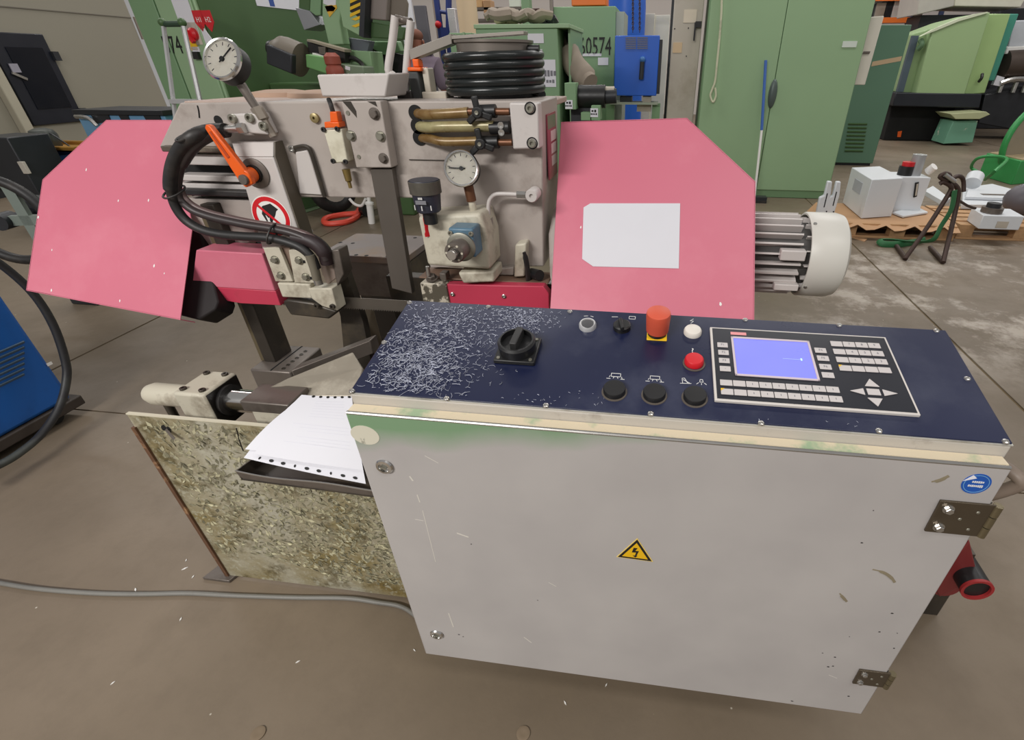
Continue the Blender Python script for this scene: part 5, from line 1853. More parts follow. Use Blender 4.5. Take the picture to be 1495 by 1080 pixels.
# motor unit on the swing arm
p0, p1 = yP(398, 71, YW - .3), yP(440, 88, YW - .3)
ax_ = (p1 - p0)
la = ax_.length
mu = MB().lathe(p0, ax_, [(0, 0), (.07, 0), (.10, .04), (.135, .08), (.145, .13), (.145, la), (0, la)], 22).build('feed_motor', pm('tan_motor', (112, 104, 92), .5, var=.15), mm)
MB().lathe(p0 - ax_.normalized() * .03, ax_, [(0, 0), (.06, 0), (.075, .03), (.075, .07), (0, .07)], 18).build('motor_cap', BLACK, mu)
mid = (p0 + p1) / 2
MB().obox(mid + V((.03, -.14, -.04)), .24, .07, .16, Matrix.Rotation(.35, 3, 'Y')).build('terminal_box', DARKM, mu, .01)
m_ = MB()
yplate(m_, [(446, 79), (477, 84), (477, 108), (447, 98)], YW - .35, .2)
m_.build('swing_arm', pm('arm_green', (112, 162, 100), .45), mm, .008)
MB().hexa([yP(448, 57, YW - .25), yP(503, 72, YW - .25), yP(503, 72, YW - .25) + V((0, .12, 0)), yP(448, 57, YW - .25) + V((0, .12, 0)), yP(448, 60, YW - .25), yP(503, 76, YW - .25), yP(503, 76, YW - .25) + V((0, .12, 0)), yP(448, 60, YW - .25) + V((0, .12, 0))]).build('box_lid', pm('lid_tan', (150, 140, 122), .5), mm)
m_ = MB()
yplate(m_, [(448, 60), (503, 75), (504, 92), (490, 92), (450, 76)], YW - .20, .10)
m_.build('control_box', BLACKM, mm, .004)
m_ = MB()
yplate(m_, [(456, 77), (484, 86), (484, 90), (456, 81)], YW - .28, .06)
m_.build('white_ledge', WHITE, mm)
m_ = MB()
yplate(m_, [(464, 68), (475, 68), (475, 80), (466, 79)], YW - .24, .05)
m_.build('relay', GUNST, mm, .004)
w = yP(488, 99, YW - .36)
rbm = MB().lathe(w - V((0, 0, .13)), (0, 0, 1), [(0, 0), (.07, 0), (.07, .05), (.078, .07), (.078, .12), (.06, .15), (.07, .16), (.07, .22), (.04, .25), (0, .25)], 20).build('bellows', pm('rust_red', (146, 70, 54), .6, var=.15), mm)
m_ = MB()
yplate(m_, [(494, 93), (530, 97), (533, 110), (496, 110)], YW - .30, .2)
m_.build('gear_case', pm('grey_green', (116, 132, 108), .5, var=.1), mm, .01)
m_ = MB()
yplate(m_, [(504, 96), (511, 98), (511, 103), (504, 101)], YW - .306, .006)
m_.build('case_tag', PAPER, mm)
m_ = MB()
yplate(m_, [(505, 73), (540, 75), (545, 112), (520, 112)], YW - .08, .25)
m_.build('knee_plate', pm('knee_green', (132, 164, 122), .45), mm, .006)
MB().tube([yP(506, 88, YW - .12), yP(513, 84, YW - .12), yP(522, 88, YW - .12), yP(529, 95, YW - .15), yP(530, 106, YW - .15)], .02, 8, 4).build('feed_hose', BLACKM, mm)
m_ = MB()
yplate(m_, [(508, 55), (540, 60), (536, 76), (512, 72)], YW + .15, .1)
m_.build('guard_sheet', pm('slate_sheet', (96, 98, 110), .5, var=.1), mm)
m_ = MB()
yplate(m_, [(540, 60), (580, 60), (585, 75), (560, 80), (545, 72)], YW + .4, .1)
m_.build('tool_carriage', GREENM, mm, .01)
m_ = MB()
yplate(m_, [(540, 70), (585, 80), (580, 110), (545, 115)], YW + .45, .1)
m_.build('dark_opening', HOLE, mm)
xb0, xb1 = yP(556, 315, YW + .1).x, yP(606, 315, YW + .1).x
MB().box(xb0, xb1, YW + .1, YW + .5, 0, 1.25).build('machine_base', GREEND, mm, .02)
MB().box(xb0 - .9, xb1 + .1, YW + .05, YW + .5, 1.2, 1.34).build('cross_slide', GREEND, mm, .02)

# person in mauve shirt, seen from behind
YPn = 6.1
pc = yP(607, 52, YPn)
per = T('person', 'person in a mauve shirt seen from behind leaning over a machine', 'person', (pc.x, YPn, 0))


def skinmesh(name, joints, edges, mat, parent, sub=2, root=0):
    me = bpy.data.meshes.new(name)
    c = WL[parent]
    me.from_pydata([V(j[:3]) - c for j in joints], edges, [])
    o = bpy.data.objects.new(name, me)
    COL.objects.link(o)
    o.parent = parent
    WL[o] = V(c)
    md = o.modifiers.new('skin', 'SKIN')
    md.use_smooth_shade = True
    for i, j in enumerate(joints):
        sv_ = me.skin_vertices[0].data[i]
        r = j[3]
        sv_.radius = r if isinstance(r, tuple) else (r, r)
        sv_.use_root = (i == root)
    md2 = o.modifiers.new('sub', 'SUBSURF')
    md2.levels = md2.render_levels = sub
    me.materials.append(mat)
    return o


hx, hyy, hz_ = pc.x, YPn, pc.z          # back of the head
X0, Y0 = hx - .06, YPn - .02
J = [(X0, Y0, .98, (.16, .12)), (X0, Y0 + .03, 1.22, (.15, .11)), (X0, Y0 + .09, 1.45, (.12, .08)), (X0, Y0 + .13, 1.60, (.055, .055)), (X0 - .01, Y0 + .16, 1.66, (.068, .085)), (X0 - .01, Y0 + .17, 1.75, (.074, .09)), (X0 - .01, Y0 + .17, 1.81, (.045, .055))]
E_ = [(0, 1), (1, 2), (2, 3), (3, 4), (4, 5), (5, 6)]
for sg_ in (-1, 1):
    k = len(J)
    J += [(X0 + sg_ * .20, Y0 + .10, 1.49, .05), (X0 + sg_ * .28, Y0 + .10, 1.22, .045), (X0 + sg_ * .20, Y0 + .34, 1.06, .038), (X0 + sg_ * .19, Y0 + .44, 1.05, (.022, .04))]
    E_ += [(2, k), (k, k + 1), (k + 1, k + 2), (k + 2, k + 3)]
    for f_ in range(4):
        q = len(J)
        J += [(X0 + sg_ * (.165 + .018 * f_), Y0 + .50, 1.05, .009), (X0 + sg_ * (.165 + .018 * f_), Y0 + .54, 1.03, .008)]
        E_ += [(k + 3, q), (q, q + 1)]
    q = len(J)
    J += [(X0 + sg_ * .15, Y0 + .45, 1.04, .010)]
    E_ += [(k + 3, q)]
    k = len(J)
    J += [(X0 + sg_ * .09, Y0, .86, .085), (X0 + sg_ * .10, Y0 + .02, .48, .06), (X0 + sg_ * .10, Y0 - .02, .09, .042), (X0 + sg_ * .11, Y0 + .14, .045, (.045, .04))]
    E_ += [(0, k), (k, k + 1), (k + 1, k + 2), (k + 2, k + 3)]
skinmesh('body', J, E_, SKIN, per)
JS = [(X0, Y0, .95, (.185, .14)), (X0, Y0 + .03, 1.22, (.18, .14)), (X0, Y0 + .08, 1.46, (.20, .15)), (X0, Y0 + .11, 1.60, (.13, .10))]
ES = [(0, 1), (1, 2), (2, 3)]
for sg_ in (-1, 1):
    k = len(JS)
    JS += [(X0 + sg_ * .21, Y0 + .10, 1.51, .095), (X0 + sg_ * .29, Y0 + .10, 1.24, .080)]
    ES += [(2, k), (k, k + 1)]
skinmesh('shirt', JS, ES, SHIRT, per)
JT = [(X0, Y0, .95, (.175, .135))]
ET = []
for sg_ in (-1, 1):
    k = len(JT)
    JT += [(X0 + sg_ * .09, Y0, .84, .105), (X0 + sg_ * .10, Y0 + .02, .48, .08), (X0 + sg_ * .10, Y0 - .01, .10, .065)]
    ET += [(0, k), (k, k + 1), (k + 1, k + 2)]
skinmesh('trousers', JT, ET, TROUS, per)
for sg_ in (-1, 1):
    MB().ball((X0 + sg_ * .11, Y0 + .07, .05), .06, 12, (.85, 2.0, .8)).build('shoe', BLACK, per)
    MB().ball((X0 - .01 + sg_ * .083, Y0 + .165, 1.71), .022, 10, (.5, .8, 1.3)).build('ear', SKIN, per)
    MB().ball((X0 - .01 + sg_ * .032, Y0 + .262, 1.735), .012, 10).build('eye', WHITE, per)
MB().ball((X0 - .01, Y0 + .27, 1.705), .017, 10, (.8, 1.1, 1.5)).build('nose', SKIN, per)
MB().ball((X0 - .01, Y0 + .255, 1.665), .02, 10, (1.4, .5, .4)).build('mouth', pm('lips', (126, 70, 62), .5), per)
MB().ball((X0 - .01, Y0 + .165, 1.775), .088, 16, (.93, 1.06, .75)).build('hair', pm('cropped_hair', (124, 80, 64), .8), per)

# central green cabinet with open right compartment
YGc = 4.9
gc_ = T('tool_cabinet', 'low green cabinet with white labels and canvas on top behind the hose coil', 'cabinet', (-.55, 5.2, 0))
a, b2 = yP(694, 42, YGc), yP(814, 42, YGc)
zt2 = a.z
MB().box(a.x, b2.x, YGc, YGc + .8, .05, zt2).build('cabinet_body', GREENM, gc_, .008)
MB().box(a.x + .02, b2.x - .02, YGc + .02, YGc + .78, 0, .05).build('plinth', DARKM, gc_)
sx1_ = yP(833, 60, YGc + .1).x
MB().box(a.x - .01, sx1_ + .01, YGc - .01, YGc + .82, zt2, zt2 + .03).build('top_board', GREEN, gc_, .004)
MB().box(sx1_ - .02, sx1_, YGc + .1, YGc + .8, .05, zt2).build('side_wall', GREENM, gc_)
MB().box(b2.x, sx1_ - .02, YGc + .76, YGc + .8, .05, zt2).build('back_wall', GREEND, gc_)
m_ = MB()
for x0, y0, x1, y1 in ((770, 49, 794, 63), (776, 72, 792, 82), (775, 87, 812, 127)):
    m_ = MB()
    pbox(m_, x0, y0, x1, y1, YGc - .006, .006)
    m_.build('paper_label', PAPER, gc_)
w = yP(803, 107, YGc - .008)
marks(FY(w), .11, .05, 4, INKG, gc_, 6)
marks(FY(w + V((0, 0, -.06))), .08, .03, 3, INKG, gc_, 7)
m_ = MB()
pbox(m_, 655, 48, 694, 95, YGc + .15, .5, 0)
m_.build('annex', GREENM, gc_, .006)
m_ = MB()
pbox(m_, 675, 47, 683, 93, YGc + .13, .02)
m_.build('annex_rib', GREEN, gc_)
# canvas heap on the cabinet
for i, (x, y, w_, h_, mt) in enumerate(((745, 36, .36, .05, CLOTHG), (770, 30, .42, .07, CLOTHG), (735, 37, .24, .045, pm('rope_tan', (170, 156, 130), .85)), (780, 33, .25, .06, DARKM))):
    q = yP(x, y, YGc + .25)
    pts = [(q.x + (k - 3) * w_ / 6, YGc + .12 + .17 * i + .02 * math.sin(k * 2 + i), zt2 + .085 + .03 * abs(math.sin(k * 1.3 + i * .9))) for k in range(7)]
    tag(MB().tube(pts, [.03, .045, .05, .04, .03], 8, 4, flat=1.6).build('canvas_roll', mt), ['grey canvas hose fold lying at the front of the green cabinet top', 'large rumpled grey canvas roll on the green cabinet top', 'tan rope like canvas strip on the green cabinet top', 'dark rubber strip lying among the canvas on the green cabinet'][i], 'canvas', 'canvas heap on the green cabinet')
# rolled duct in the open compartment
q0, q1 = yP(822, 78, YGc + .35), yP(862, 121, YGc + .05)
tag(MB().tube([q0 + V((0, 0, .12)), q0 * .6 + q1 * .4 + V((-.01, 0, .02)), q0 * .3 + q1 * .7, q1], [.03, .10, .10, .075], 12, 5).build('canvas_duct', CLOTHG), 'grey fabric duct drooping out of the open green compartment', 'duct')
# number cabinet behind
YNb = 7.2
nc = T('number_cabinet', 'green cabinet stencilled with digits standing left of the blue box', 'cabinet', (-.3, 7.5, 0))
a, b2 = yP(806, 10, YNb), yP(899, 9, YNb)
MB().box(a.x, b2.x, YNb, YNb + .7, .0, a.z).build('cabinet_body', GREENM, nc, .01)
MB().box(b2.x, b2.x + .10, YNb + .05, YNb + .7, 0, a.z - .05).build('side_strip', pm('strip_grey', (160, 170, 158), .5), nc)
text('60574', .27, FY(yP(869, 69, YNb - .004)), INKK, nc, sx=.60, ext=.002)
for x0, y0, x1, y1 in ((850, 78, 878, 82), (873, 84, 888, 95)):
    m_ = MB()
    pbox(m_, x0, y0, x1, y1, YNb - .006, .006)
    m_.build('paper_label', PAPER, nc)
m_ = MB()
pbox(m_, 834, -12, 885, 8, YNb + .1, .3)
tag(m_.build('orange_tray', ORANGR, None, .01), 'orange tray lying on the numbered green cabinet', 'tray')
# blue box on a stand
YBl = 6.85
bb = T('blue_machine_box', 'bright blue sheet metal box with vents and black handle on a green stand', 'box', (.2, 7.6, 0))
a, b2 = yP(898, 52, YBl), yP(958, 140, YBl)
bx_ = MB().box(a.x, b2.x, YBl, YBl + .30, b2.z, a.z).build('box_shell', BLUEC, bb, .008)
MB().box(b2.x, b2.x + .035, YBl + .02, YBl + .30, b2.z + .02, a.z - .04).build('box_side', DARKM, bb)
for cx_ in (921, 938):
    for k in range(7):
        q = yP(cx_, 55 + k * 2.6, YBl)
        MB().box(q.x - .06, q.x + .06, YBl - .006, YBl, q.z - .004, q.z + .005).build('vent_slot', pm('vent_brown', (108, 110, 120), .5), bx_)
q0, q1 = yP(938, 87, YBl - .03), yP(936, 116, YBl - .03)
MB().tube([q0, q1], .028, 10, 0).build('handle', DARKM, bx_)
MB().ball(q0, .035).build('handle_knob', pm('knob_blue', (60, 110, 170), .4), bx_)
for q in ((890, 152), (958, 152)):
    w = yP(*q, YBl)
    MB().box(w.x - .05, w.x + .05, YBl + .1, YBl + .2, 0, w.z).build('stand_leg', GREENM, bb)
a2, b3 = yP(890, 149, YBl), yP(960, 153, YBl)
MB().box(a2.x, b3.x, YBl, YBl + .30, b3.z, a2.z).build('stand_top', pm('stand_top', (150, 158, 140), .5), bb)
for x0, x1 in ((905, 922), (938, 950)):
    m_ = MB()
    pbox(m_, x0, 141, x1, 150, YBl + .05, .2)
    m_.build('spacer', DARKM if x0 < 930 else GREYC, bb)
m_ = MB()
pbox(m_, 930, 153, 950, 163, YBl + .1, .2)
m_.build('drawer', GREYC, bb)
# black spindle motor with green brackets in front
YSp = 4.62
sp = T('spindle_unit', 'black spindle motor clamped on green brackets below the blue box', 'motor', (0, 5.4, 0))
q0, q1 = yP(842, 141, YSp), yP(884, 141, YSp)
MB().cyl(q0, q1, .085, n=24).build('motor_body', BLACK, sp)
MB().cyl(q1, yP(900, 140, YSp), .055, n=18).build('motor_nose', DARKM, sp)
MB().cyl(yP(884, 132, YSp), yP(897, 132, YSp), .03, n=12).build('motor_cable_gland', GREYC, sp)
for x0, y0, x1, y1 in ((824, 121, 841, 160), (863, 154, 876, 176), (848, 164, 862, 176)):
    m_ = MB()
    pbox(m_, x0, y0, x1, y1, YSp - .15, .15)
    m_.build('bracket', GREENM, sp, .004)
for (x, y) in ((830, 152), (867, 164)):
    m_ = MB()
    pbox(m_, x - 5, y - 6, x + 6, y + 7, YSp - .156, .006)
    tg = m_.build('price_tag', PAPER, sp)
    marks(FY(yP(x, y - 2, YSp - .157)), .045, .018, 2, INKK, tg, 8)
    marks(FY(yP(x, y + 2.5, YSp - .157)), .055, .014, 4, INKK, tg, 9)
MB().box(q0.x - .2, q1.x + .35, YSp - .1, YSp + .18, 0, .62).build('unit_base', GREEND, sp, .01)
MB().box(q0.x - .05, q0.x + .15, YSp - .02, YSp + .2, .62, q0.z - .07).build('unit_riser', DARKM, sp)
# planks, board, chains behind the blue box
YPk = 8.4
for x0, y0, x1, y1, mt, lab in ((908, 22, 936, 100, CARD, 'brown hardboard sheet leaning behind the blue box'), (935, 20, 952, 115, pm('plank_cream', (222, 216, 198), .6), 'narrow cream plank leaning behind the blue box'), (953, 22, 973, 117, pm('plank_white', (226, 222, 208), .6), 'wide white plank standing right of the blue box')):
    m_ = MB()
    pbox(m_, x0 + .5, y0, x1 - 1, y1, YPk + x0 * .002, .04, 0)
    tag(m_.build('plank', mt, None, .004), lab, 'plank')
for x, lab in ((924, 'rusty chain hanging in front of the brown hardboard'), (934, 'thin dark chain hanging beside the cream plank')):
    ch = T('hanging_chain', lab, 'chain', yP(x, 50, YPk - .1))
    for k in range(16):
        w = yP(x, -8 + k * 3.5, YPk - .1)
        R = Matrix.Rotation((k % 2) * math.pi / 2, 3, 'Z')
        MB().tube([w + R @ V((.012 * math.cos(j * math.pi / 4), 0, .024 * math.sin(j * math.pi / 4))) for j in range(8)], .005, 5, 1, closed=True).build('link', RUSTD, ch)
hb = yP(905, -6, YPk - .12)
hb2 = yP(955, -6, YPk - .12)
tag(MB().box(hb.x, hb2.x + .3, YPk - .13, YPk - .07, 2.42, 2.5).box(hb2.x + .24, hb2.x + .3, YPk - .13, YPk - .07, 0, 2.42).build('chain_gallows', DARKM), 'dark steel gallows holding the hanging chains', 'gallows')
# drum and shelf clutter above
m_ = MB()
q = yP(915, 0, 9.5)
m_.lathe((q.x, 9.6, 0), (0, 0, 1), [(0, 0), (.3, 0), (.3, q.z - .1), (.28, q.z + .2), (0, q.z + .2)], 24)
tag(m_.build('blue_drum', BLUEC), 'tall blue drum standing behind the hardboard sheet', 'drum')
# pale grey locker
YLk = 7.15
lk_ = T('grey_locker', 'narrow aged grey locker with black latch beside the green double cabinet', 'locker', (.3, 7.4, 0))
a, b2 = yP(982, 40, YLk), yP(1022, 40, YLk)
MB().box(a.x, b2.x + .02, YLk, YLk + .5, 0, 2.45).build('locker_body', GREYC, lk_, .008)
w = yP(1020, 36, YLk)
lt = MB().box(w.x - .04, w.x + .03, YLk - .05, YLk, w.z - .03, w.z + .03).build('latch', BLACK, lk_)
MB().box(w.x - .05, w.x - .03, YLk - .06, YLk - .04, w.z - .16, w.z + .02).build('latch_lever', BLACK, lt)
for x0, y0, x1, y1, mt in ((999, 14, 1016, 33, pm('label_cream', (222, 210, 190), .6)), (983, 62, 995, 77, pm('label_peach', (212, 186, 150), .6))):
    m_ = MB()
    pbox(m_, x0, y0, x1, y1, YLk - .004, .004)
    m_.build('paper_label', mt, lk_)
for q in ((985, 42), (1005, 41), (1002, 82), (1016, 40)):
    w = yP(*q, YLk)
    MB().lathe(w, NY, [(0, 0), (.008, 0), (.006, .004), (0, .004)], 8).build('rivet', DARKM, lk_)
# green double cabinet
YDb = 7.0
db = T('double_cabinet', 'tall pale green double door cabinet with oval handle and leaning broom', 'cabinet', (1.35, 7.3, 0))
xL, xR = zP(1008, 287, 0).x, 2.20
xm = yP(1125, 150, YDb).x
MB().box(xL, xR, YDb, YDb + .6, 0, 2.7).build('cabinet_body', GREENM, db, .008)
for x0, x1 in ((xL + .012, xm - .004), (xm + .004, xR - .012)):
    MB().box(x0, x1, YDb - .025, YDb, .10, 2.68).build('door', GREEN, db, .006)
w = yP(1128, 137, YDb - .03)
hdl = MB().ball((0, 0, 0), .1, 18)
hdl.v = [V((p_.x * .5, p_.y * .35, p_.z * 1.55)) + V((w.x, YDb - .03, w.z)) for p_ in hdl.v]
hdl.build('handle', pm('handle_grey', (86, 98, 94), .4, .3), db)
m_ = MB()
pbox(m_, 1231, 60, 1250, 69, YDb - .031, .005)
m_.build('paper_label', pm('label_pale', (206, 216, 206), .6), db)
cdm = MB()
cdm.tube([yP(x, y, YDb - .06) for x, y in ((1055, -40), (1053, 20), (1050, 60), (1047, 90), (1044, 118), (1040, 130), (1037, 140), (1041, 149), (1045, 140), (1044, 128))], .012, 8, 5)
tag(cdm.build('frayed_cord', pm('cord_pale', (206, 206, 178), .6, dirt=(60, 66, 50), damt=.9, dscale=3)), 'pale frayed cord hanging down the green cabinet door', 'cord')
q0, q1 = yP(1118, 88, YDb - .08), yP(1112, 190, YDb - .16)
bot_ = yP(1105, 262, YDb - .25)
br = T('broom', 'broom with blue and white pole leaning on the green double cabinet', 'broom', (bot_.x, bot_.y, 0))
MB().tube([q0, q1], .017, 8, 0).build('blue_grip', pm('grip_blue', (64, 104, 180), .45), br)
MB().tube([q1, V((bot_.x, YDb - .28, .06))], .015, 8, 0).build('white_pole', WHITE, br)
MB().box(bot_.x - .15, bot_.x + .15, YDb - .34, YDb - .22, .03, .07).build('broom_head', DARKM, br)
MB().box(bot_.x - .15, bot_.x + .15, YDb - .35, YDb - .21, 0, .03).build('bristles', BLACKM, br)

# ================================================================== clutter between the cabinets
def card(name, x0, y0, x1, y1, Y, d, mat, lab, cat, z0=0.0, grp=None, bev=.006):
    m = MB()
    pbox(m, x0, y0, x1, y1, Y, d, z0)
    return tag(m.build(name, mat, None, bev), lab, cat, grp)


card('poster_board', 574, -30, 607, 52, 7.8, .05, PAPER, 'tall white display board behind the milling machine', 'board')
card('poster_board', 603, 8, 628, 60, 7.5, .05, pm('dark_poster', (92, 90, 96), .6, var=.15, scale=3), 'dark grey display board standing before the white board', 'board')
card('poster_board', 626, -30, 646, 62, 7.65, .05, pm('taupe_board', (140, 126, 118), .7, var=.08), 'taupe hardboard sheet beside the blue trolley frame', 'board')
bt = T('blue_trolley', 'blue tubular trolley with a red joint behind the person', 'trolley', (yP(645, 80, 6.8).x, 6.9, 0))
for xa, xb in ((636, 645), (655, 655)):
    a, b2 = yP(xa, -10, 6.8), yP(xb, 60, 6.8)
    MB().tube([a, b2, V((b2.x, 6.8, .1))], .035, 8, 0).build('upright', pm('trolley_blue', (40, 56, 120), .45), bt)
a, b2 = yP(638, 16, 6.8), yP(655, 19, 6.8)
MB().tube([a, b2], .02, 8, 0).build('crossbar', pm('trolley_blue', (40, 56, 120)), bt)
w = yP(640, 36, 6.78)
MB().ball(w, .04).build('red_joint', REDP, bt)
m_ = MB()
pbox(m_, 642, 40, 656, 60, 6.75, .1)
m_.build('blue_panel', pm('trolley_blue', (40, 56, 120)), bt)
MB().box(b2.x - .5, b2.x + .1, 6.7, 7.3, .05, .12).build('deck', DARKM, bt)
for dx in (-.4, 0):
    MB().cyl((b2.x + dx - .02, 6.8, .05), (b2.x + dx + .02, 6.8, .05), .05, n=14).build('wheel', BLACK, bt)
card('foil_pack', 652, 12, 668, 50, 6.5, .12, pm('silver_film', (208, 208, 214), .25, .3, var=.15, scale=8), 'silvery film wrapped pack standing left of the cream tube', 'pack')
q, q2 = yP(664, 40, 6.2), yP(692, 40, 6.2)
m_ = MB().lathe(((q.x + q2.x) / 2, 6.35, 0), (0, 0, 1), [(0, 0), ((q2.x - q.x) / 2, 0), ((q2.x - q.x) / 2, 2.3), ((q2.x - q.x) / 2 - .02, 2.3), (0, 2.25)], 28)
tag(m_.build('cardboard_tube', CREAMW), 'thick upright cream cardboard tube beside the green cabinet', 'tube')
YSh = 7.0
sf = T('storage_shelf', 'steel shelf unit behind the green tool cabinet', 'shelf', (yP(740, 27, YSh).x, YSh + .2, 0))
zs1, zs2 = yP(740, 27, YSh).z, yP(740, 10, YSh).z
xs0, xs1, xs2 = yP(676, 27, YSh).x, yP(804, 27, YSh).x, yP(762, 10, YSh).x
MB().box(xs0, xs1, YSh, YSh + .18, zs1 - .03, zs1).build('shelf_board', pm('shelf_dark', (104, 96, 90), .6), sf)
MB().box(xs0, xs2, YSh + .01, YSh + .18, zs2 - .025, zs2).build('shelf_board', pm('shelf_dark', (104, 96, 90)), sf)
for xx in (xs0, xs1 - .04):
    MB().box(xx, xx + .04, YSh + .165, YSh + .195, 0, zs2 + .3).build('upright', GUNST, sf)
card('carton', 682, -14, 705, 11, YSh + .02, .15, WOOD, 'pale wooden crate end on the upper shelf board', 'crate', zs2)
card('carton', 704.5, 0, 718.5, 27, YSh + .01, .15, CARD, 'tall brown carton standing on the lower shelf board', 'carton', zs1)
card('carton', 719, 13, 725, 27, YSh + .01, .15, DARKM, 'narrow black case beside the brown carton', 'case', zs1)
card('paper_stack', 727, 13, 757, 27, YSh + .01, .15, PAPER, 'stack of white papers on the lower shelf board', 'papers', zs1)
card('paper_stack', 742, -10, 760, 6, YSh + .02, .15, pm('paper_green_white', (214, 220, 208), .7), 'green edged white binder on the upper shelf board', 'binder', zs2)
card('green_post', 758, -40, 774, 38, 6.6, .15, GREENM, 'green steel post behind the canvas heap', 'post')
card('carton', 776, 12, 788, 27, YSh + .01, .15, pm('dark_brown_box', (88, 64, 58), .6), 'small dark brown box right of the green post', 'box', zs1)
card('white_box', 790, 18, 803, 27, YSh + .01, .15, WHITE, 'flat white box on the lower shelf board', 'box', zs1)
# wheeled cart seen under the beam
ct = T('wheeled_cart', 'small cart with a black rubber tyre beyond the work table', 'cart', (-3.9, 5.6, 0))
w = zP(488, 313)
tr_ = .26
cw = w + V((0, .10, tr_))
nx_ = V((.80, -.60, 0))
t2 = V((.60, .80, 0))
MB().tube([cw + t2 * (math.cos(k * math.pi / 10) * .185) + V((0, 0, math.sin(k * math.pi / 10) * .185)) for k in range(20)], .075, 12, 2, closed=True).build('tyre', BLACKM, ct)
MB().cyl(cw - nx_ * .05, cw + nx_ * .05, .13, n=22).build('rim', pm('rim_pale', (196, 192, 180), .4, .3), ct)
MB().cyl(cw - nx_ * .12, cw + nx_ * .05, .03, n=12).build('axle', DARKM, ct)
MB().obox(cw - nx_ * .12 + V((0, .1, .27)), .3, .4, .06, Matrix.Rotation(-.6, 3, 'Z')).build('cart_frame', GREEND, ct, .01)
w2 = zP(530, 318)
MB().cyl(w2 + V((-.02, .1, .07)), w2 + V((.06, .04, .07)), .07, n=16).build('castor', BLACK, ct)
MB().tube([yP(510, 290, 5.3), yP(518, 298, 5.3), yP(528, 300, 5.3), yP(534, 290, 5.3)], .015, 8, 4).build('white_cable', WHITE, ct)
rh = MB()
rh.tube([zP(x, y, .03) for x, y in ((473, 322), (480, 317), (500, 313), (520, 311), (524, 306), (522, 315), (508, 323), (490, 326), (476, 326))], .03, 8, 4, closed=True)
tag(rh.build('red_loop', REDTUBE), 'red tubular loop lying on the floor by the tyre', 'tube loop')
w0, w1 = yP(544, 291, 5.15), zP(543, 326)
tag(MB().lathe((w1.x, w1.y, 0), (.03, 0, w0.z), [(0, 0), (.035, 0), (.035, w0.z * .80), (.045, w0.z * .82), (.045, w0.z * .9), (.02, w0.z * .95), (.02, w0.z + .25), (0, w0.z + .25)], 14).build('white_stand_tube', WHITE), 'short white stand tube on the floor beyond the saw', 'tube')
gb_ = T('low_green_bench', 'low green machine bed standing beyond the gear housing', 'machine bed', (-2.2, 6.2, 0))
m_ = MB()
pbox(m_, 582, 280, 640, 301, 6.75, .4)
m_.build('bed_body', GREENM, gb_, .01)
m_ = MB()
pbox(m_, 582, 300, 640, 305, 6.77, .35, 0)
m_.build('bed_foot', DARKM, gb_)

# ================================================================== right background
pnl = MB()
yplate(pnl, [(1268, 25), (1291, 23), (1263, 124), (1239, 124)], 7.25, .3)
sb = T('side_switch_box', 'cream switch box fixed to the flank of the green double cabinet', 'switch box', (2.45, 7.3, 1.3))
pnl.build('box_body', pm('box_cream', (214, 208, 196), .5, var=.04), sb, .008)
m_ = MB()
yplate(m_, [(1261, 75), (1271, 75), (1269, 79), (1259, 79)], 7.244, .008)
m_.build('name_plate', GUNST, sb)
w = yP(1252, 75, 7.25)
MB().box(2.197, w.x + .1, 7.3, 7.5, w.z - .25, w.z + .25).build('mounting_plate', GUNST, sb)
# louvred cabinet
YLv = 9.7
lc = T('louvred_cabinet', 'dark bluish green louvred cabinet with tan tape behind the double cabinet', 'cabinet', (3.5, 10, 0))
xa, xb = yP(1208, 220, YLv).x - .2, yP(1305, 130, YLv).x
zt3 = yP(1320, 36, YLv).z
MB().box(xa, xb, YLv, YLv + .8, .04, zt3).build('cabinet_body', GREENB, lc, .01)
MB().box(xa + .03, xb - .03, YLv + .03, YLv + .75, 0, .04).build('plinth', DARKM, lc)
for k in range(8):
    w = yP(1252 - k * .8, 181 + k * 5.6, YLv)
    MB().obox((w.x, YLv - .006, w.z), .30, .02, .022, Matrix.Rotation(.5, 3, 'X')).build('louvre', GREEND, lc)
m_ = MB()
yplate(m_, [(1274, 90), (1317, 82), (1315, 89), (1272, 97)], YLv - .004, .004)
m_.build('tan_tape', pm('tape_tan', (186, 160, 128), .6), lc)
# big green machining centre
YM2 = 13.0
mc_ = T('machining_centre', 'large leaf green machine enclosure with black base band at the aisle', 'machine', (7, 13.6, 0))
for nm, pts, dY, dp_, mt in (('enclosure_side', ((1330, 50), (1366, 40), (1338, 138), (1314, 135)), .25, .8, GREENW), ('sliding_door', ((1362, 42), (1400, 28), (1440, 18), (1446, 18), (1408, 140), (1336, 138)), 0, 1.2, GREENW), ('rear_door', ((1443, 20), (1476, 20), (1438, 136), (1406, 139)), .12, 1.2, pm('leaf_green_door', (154, 182, 122), .42, var=.05)), ('teal_flank', ((1472, 20), (1488, 20), (1452, 118), (1438, 118)), .35, 1.0, TEAL), ('base_band', ((1308, 135), (1434, 137), (1430, 158), (1303, 155)), -.02, 1.4, pm('band_black', (24, 28, 36), .5)), ('underframe', ((1302, 153), (1396, 156), (1385, 206), (1290, 205)), .35, 1.2, HOLE)):
    m_ = MB()
    yplate(m_, list(pts), YM2 + dY, dp_)
    m_.build(nm, mt, mc_, .02)
m_ = MB()
yplate(m_, [(1344, 53), (1366, 41), (1400, 27), (1425, 20), (1442, 17), (1442, 19), (1400, 31), (1366, 45)], YM2 - .03, .1)
m_.build('roof_edge', pm('roof_edge_pale', (206, 214, 186), .5), mc_)
m_ = MB()
yplate(m_, [(1333, 52), (1342, 52), (1319, 134), (1310, 134)], YM2 + .15, .1)
